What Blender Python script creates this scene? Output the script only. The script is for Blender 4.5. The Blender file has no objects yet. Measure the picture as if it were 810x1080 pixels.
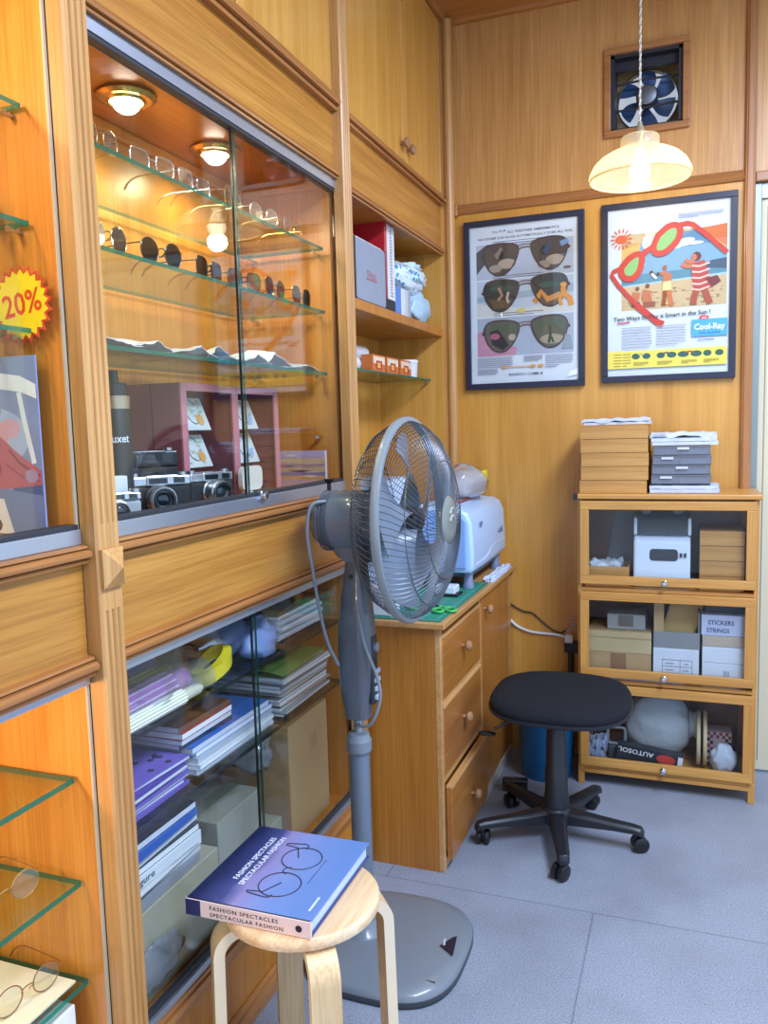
import bpy, bmesh, math, random
from mathutils import Matrix, Vector, noise
R = math.radians
random.seed(7)
SC = bpy.context.scene
COL = SC.collection
# ------------------------------------------------------------------ camera
cd = bpy.data.cameras.new('camera')
cam = bpy.data.objects.new('camera', cd)
COL.objects.link(cam)
SC.camera = cam
cd.sensor_fit = 'HORIZONTAL'
cd.sensor_width = 36.0
cd.lens = 859.0 / 810.0 * 36.0
cd.clip_start = 0.02


def cam_matrix(yaw, pitch, roll, pos):
    cy, sy, cp, sp = math.cos(yaw), math.sin(yaw), math.cos(pitch), math.sin(pitch)
    f = Vector((-sy * cp, cy * cp, -sp))
    r = Vector((cy, sy, 0))
    u = r.cross(f)
    cr, sr = math.cos(roll), math.sin(roll)
    r2, u2 = r * cr + u * sr, -r * sr + u * cr
    m = Matrix((r2, u2, -f)).transposed().to_4x4()
    m.translation = pos
    return m


cam.matrix_world = cam_matrix(R(20.7345), R(5.9392), R(-1.5907), Vector((0, 0, 1.35)))
# ------------------------------------------------------------------ world, light, exposure
W = bpy.data.worlds.new('world')
SC.world = W
W.use_nodes = True
W.node_tree.nodes['Background'].inputs[0].default_value = (0.55, 0.71, 1.0, 1)
W.node_tree.nodes['Background'].inputs[1].default_value = 1.76
SC.view_settings.view_transform = 'Standard'
SC.view_settings.look = 'None'
SC.view_settings.gamma = 1
SC.view_settings.exposure = 0.0
SC.view_settings.use_curve_mapping = False
SC.cycles.max_bounces = 10
SC.cycles.transparent_max_bounces = 40
SC.cycles.use_denoising = True
SC.cycles.caustics_reflective = False
SC.cycles.caustics_refractive = False
SC.cycles.sample_clamp_indirect = 6.0


def area(name, loc, rot, sx, sy, power, color):
    l = bpy.data.lights.new(name, 'AREA')
    l.shape = 'RECTANGLE'
    l.size, l.size_y, l.energy, l.color = sx, sy, power, color
    o = bpy.data.objects.new(name, l)
    COL.objects.link(o)
    o.location, o.rotation_euler = loc, rot
    return o


area('shopfront_daylight', (0.9, -2.2, 1.7), (R(-90), R(180), 0), 3.2, 2.4, 230, (0.55, 0.71, 1.0))
area('fluorescent_light', (0.75, 1.1, 2.86), (0, 0, 0), 0.5, 2.2, 170, (0.63, 0.76, 1.0))

# ------------------------------------------------------------------ helpers


def c(h, a=1.0):
    h = h.lstrip('#')
    o = []
    for i in (0, 2, 4):
        v = int(h[i:i + 2], 16) / 255
        o.append(v / 12.92 if v <= 0.04045 else ((v + 0.055) / 1.055) ** 2.4)
    return (o[0], o[1], o[2], a)


MATS = {}


def newmat(name):
    m = bpy.data.materials.new(name)
    m.use_nodes = True
    nt = m.node_tree
    return m, nt, nt.nodes['Principled BSDF'], nt.nodes['Material Output']


def mat(col, rough=0.5, metal=0.0, spec=0.5, emit=0.0, coat=0.0, bump=0.0, bscale=60, var=0.06, vscale=18):
    key = (col, rough, metal, spec, emit, coat, bump, bscale, var)
    if key in MATS:
        return MATS[key]
    m, nt, b, o = newmat('surface_' + col.lstrip('#'))
    if var > 0:
        tc = nt.nodes.new('ShaderNodeTexCoord')
        n = nt.nodes.new('ShaderNodeTexNoise')
        n.inputs['Scale'].default_value = vscale
        n.inputs['Detail'].default_value = 4
        mx = nt.nodes.new('ShaderNodeMix')
        mx.data_type = 'RGBA'
        cc = c(col)
        mx.inputs[6].default_value = tuple(max(0, v * (1 - var)) for v in cc[:3]) + (1,)
        mx.inputs[7].default_value = tuple(min(1, v * (1 + var)) for v in cc[:3]) + (1,)
        nt.links.new(tc.outputs['Object'], n.inputs['Vector'])
        nt.links.new(n.outputs['Fac'], mx.inputs[0])
        nt.links.new(mx.outputs[2], b.inputs['Base Color'])
    else:
        b.inputs['Base Color'].default_value = c(col)
    b.inputs['Roughness'].default_value = rough
    b.inputs['Metallic'].default_value = metal
    b.inputs['Specular IOR Level'].default_value = spec
    b.inputs['Coat Weight'].default_value = coat
    if emit:
        b.inputs['Emission Color'].default_value = c(col)
        b.inputs['Emission Strength'].default_value = emit
    if bump:
        tc = nt.nodes.new('ShaderNodeTexCoord')
        n = nt.nodes.new('ShaderNodeTexNoise')
        n.inputs['Scale'].default_value = bscale
        n.inputs['Detail'].default_value = 3
        bp = nt.nodes.new('ShaderNodeBump')
        bp.inputs['Strength'].default_value = bump
        bp.inputs['Distance'].default_value = 0.01
        nt.links.new(tc.outputs['Object'], n.inputs['Vector'])
        nt.links.new(n.outputs['Fac'], bp.inputs['Height'])
        nt.links.new(bp.outputs['Normal'], b.inputs['Normal'])
    MATS[key] = m
    return m


def wood(c1, c2, axis='z', rough=0.36, scale=1.0, coat=0.15, fleck=0.0, band=1.0):
    key = ('wood', c1, c2, axis, rough, scale, coat, fleck, band)
    if key in MATS:
        return MATS[key]
    m, nt, b, o = newmat('wood_' + c1.lstrip('#') + '_' + axis)
    N, L = nt.nodes.new, nt.links.new
    tc = N('ShaderNodeTexCoord')
    mp = N('ShaderNodeMapping')
    s = {'x': (0.55, 9, 9), 'y': (9, 0.55, 9), 'z': (9, 9, 0.55)}[axis]
    mp.inputs['Scale'].default_value = tuple(v * scale for v in s)
    L(tc.outputs['Object'], mp.inputs['Vector'])
    n1 = N('ShaderNodeTexNoise')
    n1.inputs['Scale'].default_value = 1.6 * band
    n1.inputs['Detail'].default_value = 6
    n1.inputs['Roughness'].default_value = 0.6
    n1.inputs['Distortion'].default_value = 0.7
    L(mp.outputs[0], n1.inputs['Vector'])
    mp2 = N('ShaderNodeMapping')
    s2 = {'x': (3, 120, 120), 'y': (120, 3, 120), 'z': (120, 120, 3)}[axis]
    mp2.inputs['Scale'].default_value = tuple(v * scale for v in s2)
    L(tc.outputs['Object'], mp2.inputs['Vector'])
    n2 = N('ShaderNodeTexNoise')
    n2.inputs['Scale'].default_value = 1.5
    n2.inputs['Detail'].default_value = 3
    L(mp2.outputs[0], n2.inputs['Vector'])
    r1 = N('ShaderNodeValToRGB')
    r1.color_ramp.elements[0].position = 0.3
    r1.color_ramp.elements[1].position = 0.72
    r1.color_ramp.elements[0].color = c(c1)
    r1.color_ramp.elements[1].color = c(c2)
    L(n1.outputs['Fac'], r1.inputs['Fac'])
    mx = N('ShaderNodeMix')
    mx.data_type = 'RGBA'
    mx.blend_type = 'MULTIPLY'
    mx.inputs[0].default_value = 0.45 + fleck
    r2 = N('ShaderNodeValToRGB')
    r2.color_ramp.elements[0].position = 0.35
    r2.color_ramp.elements[1].position = 0.6
    r2.color_ramp.elements[0].color = (0.62, 0.55, 0.47, 1)
    r2.color_ramp.elements[1].color = (1, 1, 1, 1)
    L(n2.outputs['Fac'], r2.inputs['Fac'])
    L(r1.outputs[0], mx.inputs[6])
    L(r2.outputs[0], mx.inputs[7])
    L(mx.outputs[2], b.inputs['Base Color'])
    b.inputs['Roughness'].default_value = rough
    b.inputs['Coat Weight'].default_value = coat
    b.inputs['Coat Roughness'].default_value = 0.2
    bp = N('ShaderNodeBump')
    bp.inputs['Strength'].default_value = 0.12
    bp.inputs['Distance'].default_value = 0.003
    L(n2.outputs['Fac'], bp.inputs['Height'])
    L(bp.outputs[0], b.inputs['Normal'])
    MATS[key] = m
    return m


def clear(tint='#ffffff', refl=1.0, rough=0.0, body=0.0, bodycol='#ffffff', ior=1.45, key=None):
    k = ('clear', tint, refl, rough, body, bodycol, ior)
    if k in MATS:
        return MATS[k]
    m, nt, b, o = newmat('clear_' + tint.lstrip('#'))
    N, L = nt.nodes.new, nt.links.new
    t = N('ShaderNodeBsdfTransparent')
    t.inputs[0].default_value = c(tint)
    last = t
    if body > 0:
        d = N('ShaderNodeBsdfDiffuse')
        d.inputs[0].default_value = c(bodycol)
        mb = N('ShaderNodeMixShader')
        mb.inputs[0].default_value = body
        L(t.outputs[0], mb.inputs[1])
        L(d.outputs[0], mb.inputs[2])
        last = mb
    g = N('ShaderNodeBsdfGlossy')
    g.inputs['Roughness'].default_value = rough
    fr = N('ShaderNodeFresnel')
    ge = N('ShaderNodeNewGeometry')
    mi = N('ShaderNodeMix')
    mi.inputs[2].default_value = ior
    mi.inputs[3].default_value = 1.0 / ior
    L(ge.outputs['Backfacing'], mi.inputs[0])
    L(mi.outputs[0], fr.inputs[0])
    ml = N('ShaderNodeMath')
    ml.operation = 'MULTIPLY'
    ml.inputs[1].default_value = refl
    ms = N('ShaderNodeMixShader')
    L(fr.outputs[0], ml.inputs[0])
    L(ml.outputs[0], ms.inputs[0])
    L(last.outputs[0], ms.inputs[1])
    L(g.outputs[0], ms.inputs[2])
    L(ms.outputs[0], o.inputs[0])
    MATS[k] = m
    return m


TXT = {}


def text_geo(s, cs=1.0):
    k = (s, cs)
    if k in TXT:
        return TXT[k]
    cu = bpy.data.curves.new('t', 'FONT')
    cu.body = s
    cu.size = 1.0
    cu.space_character = cs
    cu.resolution_u = 2
    cu.offset = .016
    ob = bpy.data.objects.new('t', cu)
    COL.objects.link(ob)
    dg = bpy.context.evaluated_depsgraph_get()
    me = bpy.data.meshes.new_from_object(ob.evaluated_get(dg))
    v = [tuple(x.co)[:2] for x in me.vertices]
    f = [tuple(p.vertices) for p in me.polygons]
    bpy.data.objects.remove(ob)
    bpy.data.curves.remove(cu)
    bpy.data.meshes.remove(me)
    x0, x1 = min(p[0] for p in v), max(p[0] for p in v)
    v = [(p[0] - x0, p[1]) for p in v]
    TXT[k] = (v, f, x1 - x0)
    return TXT[k]


def frame_m(o, right, up):
    r, u = Vector(right).normalized(), Vector(up).normalized()
    n = r.cross(u)
    m = Matrix((r, u, n)).transposed().to_4x4()
    m.translation = Vector(o)
    return m


class MB:
    def __init__(self):
        self.v, self.f, self.m = [], [], []

    def add(self, vs, fs, mi=0, M=None):
        n = len(self.v)
        self.v += [tuple(M @ Vector(p)) if M else tuple(p) for p in vs]
        self.f += [tuple(i + n for i in f) for f in fs]
        self.m += [mi] * len(fs) if isinstance(mi, int) else list(mi)
        return self

    def box(self, x0, x1, y0, y1, z0, z1, mi=0, M=None, faces=None):
        vs = [(x, y, z) for x in (x0, x1) for y in (y0, y1) for z in (z0, z1)]
        fs = [(0, 1, 3, 2), (4, 6, 7, 5), (0, 4, 5, 1), (2, 3, 7, 6), (0, 2, 6, 4), (1, 5, 7, 3)]  # -x +x -y +y -z +z
        return self.add(vs, fs, mi if faces is None else faces, M)

    def cbox(self, cx, cy, z0, sx, sy, h, rz=0, mi=0, faces=None):
        M = Matrix.Translation((cx, cy, z0)) @ Matrix.Rotation(rz, 4, 'Z')
        return self.box(-sx / 2, sx / 2, -sy / 2, sy / 2, 0, h, mi, M, faces)

    def prism(self, pts, axis, a, b, mi=0, M=None):
        n = len(pts)
        pl = {'x': lambda p, t: (t, p[0], p[1]), 'y': lambda p, t: (p[0], t, p[1]), 'z': lambda p, t: (p[0], p[1], t)}[axis]
        vs = [pl(p, a) for p in pts] + [pl(p, b) for p in pts]
        fs = [tuple(range(n)), tuple(range(2 * n - 1, n - 1, -1))] + [(i, (i + 1) % n, n + (i + 1) % n, n + i) for i in range(n)]
        return self.add(vs, fs, mi, M)

    def lathe(self, prof, n=24, M=None, mi=0, ribs=0, ribd=0.0):
        vs, fs = [], []
        k = len(prof)
        for i in range(n):
            a = 2 * math.pi * i / n
            e = 1 + (ribd if ribs and i % 2 else 0)
            for (r, z) in prof:
                vs.append((r * e * math.cos(a), r * e * math.sin(a), z))
        for i in range(n):
            j = (i + 1) % n
            for q in range(k - 1):
                fs.append((i * k + q, j * k + q, j * k + q + 1, i * k + q + 1))
        if prof[0][0] > 1e-6:
            fs.append(tuple(i * k for i in range(n))[::-1])
        if prof[-1][0] > 1e-6:
            fs.append(tuple(i * k + k - 1 for i in range(n)))
        return self.add(vs, fs, mi, M)

    def lathe_open(self, prof, n=24, M=None, mi=0, ribd=0.0):
        vs, fs = [], []
        k = len(prof)
        for i in range(n):
            a = 2 * math.pi * i / n
            e = 1 + (ribd if i % 2 else 0)
            for (r, z) in prof:
                vs.append((r * e * math.cos(a), r * e * math.sin(a), z))
        for i in range(n):
            j = (i + 1) % n
            for q in range(k - 1):
                fs.append((i * k + q, j * k + q, j * k + q + 1, i * k + q + 1))
        return self.add(vs, fs, mi, M)

    def tube(self, pts, r, n=6, mi=0, closed=False, M=None):
        P = [Vector(p) for p in pts]
        k = len(P)
        rr = r if isinstance(r, (list, tuple)) else [r] * k
        vs, fs = [], []
        t0 = (P[1] - P[0]).normalized()
        up = Vector((0, 0, 1)) if abs(t0.z) < 0.9 else Vector((1, 0, 0))
        nrm = t0.cross(up).normalized()
        for i in range(k):
            if closed:
                t = P[(i + 1) % k] - P[i - 1]
            else:
                t = P[min(i + 1, k - 1)] - P[max(i - 1, 0)]
            t = t.normalized() if t.length > 1e-9 else t0
            nrm = (nrm - t * nrm.dot(t))
            nrm = nrm.normalized() if nrm.length > 1e-6 else t.orthogonal().normalized()
            bn = t.cross(nrm)
            for j in range(n):
                a = 2 * math.pi * j / n
                vs.append(P[i] + (nrm * math.cos(a) + bn * math.sin(a)) * rr[i])
        for i in range(k if closed else k - 1):
            i2 = (i + 1) % k
            for j in range(n):
                j2 = (j + 1) % n
                fs.append((i * n + j, i * n + j2, i2 * n + j2, i2 * n + j))
        if not closed:
            fs.append(tuple(range(n))[::-1])
            fs.append(tuple(range((k - 1) * n, k * n)))
        return self.add(vs, fs, mi, M)

    def ball(self, ctr, rad, n=16, k=10, mi=0, M=None, fn=None):
        rx, ry, rz = rad if isinstance(rad, (tuple, list)) else (rad, rad, rad)
        vs, fs = [], []
        for q in range(k + 1):
            ph = math.pi * q / k
            for i in range(n):
                a = 2 * math.pi * i / n
                p = Vector((math.sin(ph) * math.cos(a), math.sin(ph) * math.sin(a), math.cos(ph)))
                s = fn(p) if fn else 1.0
                vs.append((ctr[0] + rx * p.x * s, ctr[1] + ry * p.y * s, ctr[2] + rz * p.z * s))
        for q in range(k):
            for i in range(n):
                j = (i + 1) % n
                fs.append((q * n + i, (q + 1) * n + i, (q + 1) * n + j, q * n + j))
        return self.add(vs, fs, mi, M)

    def loft(self, secs, mi=0, M=None):
        n = len(secs[0])
        vs = [p for s in secs for p in s]
        fs = []
        for q in range(len(secs) - 1):
            for i in range(n):
                j = (i + 1) % n
                fs.append((q * n + i, q * n + j, (q + 1) * n + j, (q + 1) * n + i))
        fs.append(tuple(range(n))[::-1])
        fs.append(tuple(range((len(secs) - 1) * n, len(secs) * n)))
        return self.add(vs, fs, mi, M)

    def poly(self, pts, mi=0, M=None, z=0.0):
        return self.add([(p[0], p[1], z) if len(p) == 2 else p for p in pts], [tuple(range(len(pts)))], mi, M)

    def text(self, s, M, size, mi=0, align='l', sx=1.0, z=0.0, cs=1.0, width=None):
        v, f, w = text_geo(s, cs)
        if width:
            sx = width / (w * size)
        off = {'l': 0, 'c': -w / 2, 'r': -w}[align]
        return self.add([((p[0] + off) * size * sx, p[1] * size, z) for p in v], f, mi, M)

    def sheet(self, nx, ny, fn, th=0.002, mi=0, M=None):
        """closed thin sheet; fn(u,v)->(x,y,z)"""
        top = [fn(i / nx, j / ny) for j in range(ny + 1) for i in range(nx + 1)]
        n = len(top)
        vs = top + [(p[0], p[1], p[2] - th) for p in top]
        fs = []
        w = nx + 1
        for j in range(ny):
            for i in range(nx):
                a = j * w + i
                fs.append((a, a + 1, a + w + 1, a + w))
                fs.append((n + a, n + a + w, n + a + w + 1, n + a + 1))
        edge = [i for i in range(w)] + [j * w + nx for j in range(1, ny + 1)] + [ny * w + i for i in range(nx - 1, -1, -1)] + [j * w for j in range(ny - 1, 0, -1)]
        for q in range(len(edge)):
            a, b = edge[q], edge[(q + 1) % len(edge)]
            fs.append((a, n + a, n + b, b))
        return self.add(vs, fs, mi, M)


def wloc(o):
    p = Vector((0, 0, 0))
    while o is not None:
        p += o.location
        o = o.parent
    return p


def obj(name, mb, mats, parent=None, smooth=False, bevel=0.0, seg=2, label=None, angle=35, origin=None, stuff=False):
    me = bpy.data.meshes.new(name)
    sh = wloc(parent) if parent is not None else (Vector(origin) if origin is not None else Vector((0, 0, 0)))
    me.from_pydata([tuple(Vector(p) - sh) for p in mb.v], [], mb.f)
    if not isinstance(mats, (list, tuple)):
        mats = [mats]
    for m in mats:
        me.materials.append(m)
    for p, i in zip(me.polygons, mb.m):
        p.material_index = min(i, len(mats) - 1)
    bm = bmesh.new()
    bm.from_mesh(me)
    bmesh.ops.recalc_face_normals(bm, faces=bm.faces)
    bm.to_mesh(me)
    bm.free()
    if smooth:
        for p in me.polygons:
            p.use_smooth = True
        me.set_sharp_from_angle(angle=R(120 if getattr(mb, 'soft', False) else angle))
    o = bpy.data.objects.new(name, me)
    COL.objects.link(o)
    if parent is not None:
        o.parent = parent
    elif origin is not None:
        o.location = origin
    if bevel:
        bv = o.modifiers.new('edge', 'BEVEL')
        bv.width, bv.segments, bv.limit_method, bv.angle_limit = bevel, seg, 'ANGLE', R(40)
    if label:
        o['label'] = label
    if stuff:
        o['kind'] = 'stuff'
    return o


def tag(o, label, cat, group=None):
    o['label'], o['category'] = label, cat
    if group:
        o['group'] = group
    return o


def thing(name, label, cat, loc=(0, 0, 0), group=None):
    o = bpy.data.objects.new(name, None)
    o.empty_display_size = 0.05
    COL.objects.link(o)
    o.location = loc
    return tag(o, label, cat, group)


def solo(name, mb, mats, label, cat, group=None, **kw):
    """a thing that is one mesh; origin at the middle of its base"""
    xs, ys, zs = [p[0] for p in mb.v], [p[1] for p in mb.v], [p[2] for p in mb.v]
    org = ((min(xs) + max(xs)) / 2, (min(ys) + max(ys)) / 2, min(zs))
    return tag(obj(name, mb, mats, origin=org, **kw), label, cat, group)


def struct(name, mb, mats, **kw):
    o = obj(name, mb, mats, **kw)
    o['kind'] = 'structure'
    return o


def kids(o):
    return [x for x in COL.objects if x.parent == o]


def copy_tree(o, loc=None, rz=None, label=None):
    r = o.copy()
    COL.objects.link(r)
    if loc is not None:
        r.location = loc
    if rz is not None:
        r.rotation_euler = (0, 0, rz)
    if label:
        r['label'] = label
    for ch in kids(o):
        k1 = ch.copy()
        COL.objects.link(k1)
        k1.parent = r
        for g in kids(ch):
            k2 = g.copy()
            COL.objects.link(k2)
            k2.parent = k1
    return r


def rrect(cx, cy, hx, hy, r, n=5):
    out = []
    for (sx, sy, a0) in ((1, 1, 0), (-1, 1, 90), (-1, -1, 180), (1, -1, 270)):
        for i in range(n + 1):
            a = R(a0 + 90 * i / n)
            out.append((cx + sx * (hx - r) + r * math.cos(a), cy + sy * (hy - r) + r * math.sin(a)))
    return out


def superell(cx, cy, hx, hy, e=2.5, n=40):
    out = []
    for i in range(n):
        a = 2 * math.pi * i / n
        ca, sa = math.cos(a), math.sin(a)
        out.append((cx + hx * math.copysign(abs(ca) ** (2 / e), ca), cy + hy * math.copysign(abs(sa) ** (2 / e), sa)))
    return out


def spline(pts, n=8):
    P = [Vector(p) for p in pts]
    out = []
    for i in range(len(P) - 1):
        p0, p1, p2, p3 = P[max(i - 1, 0)], P[i], P[i + 1], P[min(i + 2, len(P) - 1)]
        for k in range(n):
            t = k / n
            out.append(0.5 * ((2 * p1) + (p2 - p0) * t + (2 * p0 - 5 * p1 + 4 * p2 - p3) * t * t + (3 * p1 - p0 - 3 * p2 + p3) * t ** 3))
    out.append(P[-1])
    return out


def axis_m(o, d, up=(0, 0, 1)):
    """local +z along d"""
    d = Vector(d).normalized()
    q = Vector((0, 0, 1)).rotation_difference(d)
    return Matrix.Translation(Vector(o)) @ q.to_matrix().to_4x4()


# ------------------------------------------------------------------ common materials
WP = wood('#b98447', '#d0a064', 'z', fleck=.1)               # pilasters
WPY = wood('#ab7029', '#c68f42', 'y', fleck=.12)             # long panels on the left wall
WMOLD = wood('#9a6030', '#b98148', 'y')
WDOOR = wood('#c08737', '#d8a350', 'z', fleck=-.15)
WIN = wood('#c8782a', '#dd9442', 'z', rough=.3)              # display interiors
WCEIL = wood('#b8672a', '#cc8040', 'y', rough=.28)
WBACK_U = wood('#bd8749', '#d3a060', 'z', rough=.33)
WBACK_L = wood('#bf8430', '#dca44e', 'z', rough=.36, scale=.7, fleck=-.2, band=.8)
WDESK = wood('#ab6a22', '#c68232', 'z', rough=.4)
WDRAW = wood('#9c6026', '#b87835', 'y', rough=.33)
WTOP = wood('#b9854a', '#cfa068', 'y', rough=.4)
WSHELF = wood('#b97f36', '#d09c50', 'x', rough=.4)
WSHELFZ = wood('#b97f36', '#d09c50', 'z', rough=.4)
WDARK = wood('#6e4420', '#845526', 'x', rough=.4)
WTRIM = wood('#9c6534', '#b57d48', 'x')
WTRIMZ = wood('#9c6534', '#b57d48', 'z')
WBIRCH = wood('#d3a877', '#f0d8b4', 'y', rough=.42, scale=.9, band=1.6, coat=.05)
WBIRCHZ = wood('#c9a878', '#e0c598', 'z', rough=.45, coat=.03)
ALU = mat('#b9c2d0', .38, .85, var=.02)
ALUD = mat('#34363c', .5, .3, var=.02)
GLASS = clear('#fbfdfc')
GLASSG = clear('#eef8f3')
GEDGE = clear('#6fb59a', .7, .15, .55, '#2f7a62')
DEDGE = mat('#15191b', .3, var=0)
WHITE = mat('#e4e6ea', .6, var=.03)
PAPER = mat('#e2e4e8', .7, var=.03)
PAPER2 = mat('#c9ced8', .7, var=.04)
BLACK = mat('#121215', .45, var=.02)
BLKPL = mat('#1c1f26', .38, var=.03)
CHROME = mat('#c8ccd2', .18, 1.0, var=0)
PLAST = clear('#f4f6fa', 2.2, .10, .05, '#dfe6f2')
CARD = mat('#b3946a', .75, var=.06)
CARD2 = mat('#a3977e', .75, var=.06)
XL, XF, XB = -0.934, -0.904, -1.23
D = 3.27

# ================================================================== SETTING
def floor_mat():
    m, nt, b, o = newmat('floor_tiles')
    N, L = nt.nodes.new, nt.links.new
    tc = N('ShaderNodeTexCoord')
    mp = N('ShaderNodeMapping')
    mp.inputs['Location'].default_value = (0.239, -2.178, 0)
    L(tc.outputs['Object'], mp.inputs[0])
    br = N('ShaderNodeTexBrick')
    br.offset = 0.5
    br.inputs['Color1'].default_value = (1, 1, 1, 1)
    br.inputs['Color2'].default_value = (0.97, 0.97, 0.98, 1)
    br.inputs['Mortar'].default_value = (0.62, 0.62, 0.66, 1)
    br.inputs['Scale'].default_value = 1.0
    br.inputs['Mortar Size'].default_value = 0.0022
    br.inputs['Brick Width'].default_value = 1.22
    br.inputs['Row Height'].default_value = 1.22
    L(mp.outputs[0], br.inputs['Vector'])
    n = N('ShaderNodeTexNoise')
    n.inputs['Scale'].default_value = 240
    n.inputs['Detail'].default_value = 4
    n.inputs['Roughness'].default_value = .75
    L(tc.outputs['Object'], n.inputs['Vector'])
    r = N('ShaderNodeValToRGB')
    r.color_ramp.elements[0].position = .36
    r.color_ramp.elements[1].position = .64
    r.color_ramp.elements[0].color = c('#6f747f')
    r.color_ramp.elements[1].color = c('#a0a8b7')
    L(n.outputs['Fac'], r.inputs[0])
    n2 = N('ShaderNodeTexNoise')
    n2.inputs['Scale'].default_value = 3.5
    n2.inputs['Detail'].default_value = 5
    L(tc.outputs['Object'], n2.inputs['Vector'])
    r2 = N('ShaderNodeValToRGB')
    r2.color_ramp.elements[0].position = .3
    r2.color_ramp.elements[1].position = .6
    r2.color_ramp.elements[0].color = (.80, .79, .80, 1)
    r2.color_ramp.elements[1].color = (1, 1, 1, 1)
    L(n2.outputs['Fac'], r2.inputs[0])
    m1 = N('ShaderNodeMix')
    m1.data_type, m1.blend_type = 'RGBA', 'MULTIPLY'
    m1.inputs[0].default_value = 1
    L(r.outputs[0], m1.inputs[6])
    L(r2.outputs[0], m1.inputs[7])
    m2 = N('ShaderNodeMix')
    m2.data_type, m2.blend_type = 'RGBA', 'MULTIPLY'
    m2.inputs[0].default_value = 1
    L(m1.outputs[2], m2.inputs[6])
    L(br.outputs['Color'], m2.inputs[7])
    L(m2.outputs[2], b.inputs['Base Color'])
    b.inputs['Roughness'].default_value = .55
    return m


struct('floor', MB().box(-1.3, 2.4, -1.6, 3.7, -.06, 0), floor_mat())
struct('ceiling', MB().box(-1.3, 2.4, -1.6, 3.7, 2.96, 3.02), wood('#8d5222', '#a4672e', 'x'))
struct('wall_left', MB().box(-1.34, -1.262, -1.6, 3.4, 0, 2.96), wood('#a06a30', '#b57c3c', 'z'))
HX0, HX1, HZ0, HZ1 = -.293, -.042, 2.420, 2.688          # opening of the exhaust fan
wb = MB()
wb.box(-1.262, HX0, D, D + .04, 2.21, 2.96).box(HX1, 2.3, D, D + .04, 2.21, 2.96)
wb.box(HX0, HX1, D, D + .04, 2.21, HZ0).box(HX0, HX1, D, D + .04, HZ1, 2.96)
wb.box(-1.262, .20, D, D + .04, 0, 2.21, 1)
struct('wall_back', wb, [WBACK_U, WBACK_L])
# mouldings on the back wall
t = MB()
t.prism([(D, 2.185), (D - .010, 2.187), (D - .016, 2.196), (D - .012, 2.206), (D - .018, 2.214), (D - .010, 2.222), (D, 2.224)], 'x', -.90, .175)
struct('trim_1', t, WTRIM, smooth=True)
t = MB().box(.168, .203, D - .022, D + .02, 0, 2.95).box(.174, .197, D - .028, D - .02, 0, 2.95)
struct('trim_2', t, WTRIMZ, bevel=.004)
t = MB()
t.prism([(D, 2.905), (D - .02, 2.905), (D - .03, 2.915), (D - .17, 2.93), (D - .18, 2.96), (D, 2.96)], 'x', -.95, 2.3)
struct('trim_3', t, wood('#9a5f2a', '#b27637', 'x'), smooth=True)
t = MB().box(.203, 2.3, D - .015, D + .02, 2.175, 2.21)
struct('trim_4', t, WTRIM, bevel=.004)
# white sliding door in its grey metal frame at the far right
dr = MB().box(.203, .226, D + .005, D + .06, 0, 2.175, 1)
dr.box(.203, 2.3, D + .01, D + .06, 2.12, 2.175, 1)
dr.box(.226, .95, D + .02, D + .055, 0.012, 2.12, 0).box(.246, .25, D + .016, D + .02, .05, 2.1, 2)
dr.box(.95, 2.3, D + .02, D + .06, 0, 2.12, 0)
struct('door_1', dr, [mat('#cfc6a8', .45, var=.02), mat('#8d9490', .35, .6, var=.02), mat('#a39c85', .5)], bevel=.003)

# ================================================================== LEFT WALL CABINETRY
def flute_profile(y0, y1, xf, xb=-.9365, n=3, g=.0035, d=.0035):
    p = [(xb, y0), (xf - .004, y0), (xf, y0 + .004)]
    w = (y1 - y0)
    for i in range(n):
        yc = y0 + w * (.26 + .24 * i)
        p += [(xf, yc - g), (xf - d, yc - g * .4), (xf - d, yc + g * .4), (xf, yc + g)]
    return p + [(xf, y1 - .004), (xf - .004, y1), (xb, y1)]


def plain_profile(y0, y1, xf, xb=-.9365):
    return [(xb, y0), (xf - .004, y0), (xf, y0 + .004), (xf, y1 - .004), (xf - .004, y1), (xb, y1)]


def pilaster(parent, y0, y1, block=True):
    m = MB()
    m.prism(plain_profile(y0, y1, XF), 'z', 0, .12).prism(flute_profile(y0, y1, XF), 'z', .12, 1.06)
    m.prism(plain_profile(y0, y1, XF), 'z', 1.06, 1.205).prism(flute_profile(y0, y1, XF), 'z', 1.205, 2.9)
    o = obj('pilaster', m, WP, parent)
    if block:
        z0, z1, ym = 1.098, 1.163, (y0 + y1) / 2
        b = MB()
        a0, a1 = y0 + .003, y1 - .003
        b.add([(XF, a0, z0), (XF, a1, z0), (XF, a1, z1), (XF, a0, z1), (XF + .007, a0, z0), (XF + .007, a1, z0), (XF + .007, a1, z1), (XF + .007, a0, z1), (XF + .026, ym, (z0 + z1) / 2)],
              [(0, 1, 5, 4), (1, 2, 6, 5), (2, 3, 7, 6), (3, 0, 4, 7), (4, 5, 8), (5, 6, 8), (6, 7, 8), (7, 4, 8), (3, 2, 1, 0)])
        obj('pyramid_block', b, WP, o, label='pyramid shaped wooden block on the pilaster')
    return o


def mould(y0, y1, z0, z1, out=.024, x=XL):
    h = z1 - z0
    return MB().prism([(x, z0), (x + out * .60, z0), (x + out * .66, z0 + h * .12), (x + out * .60, z0 + h * .20), (x + out * .30, z0 + h * .22), (x + out * .30, z0 + h * .28), (x + out * .92, z0 + h * .32), (x + out, z0 + h * .44), (x + out * .98, z0 + h * .58), (x + out * .80, z0 + h * .70), (x + out * .36, z0 + h * .73), (x + out * .36, z0 + h * .79), (x + out * .62, z0 + h * .82), (x + out * .56, z0 + h * .94), (x, z1)], 'y', y0, y1)


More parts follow.
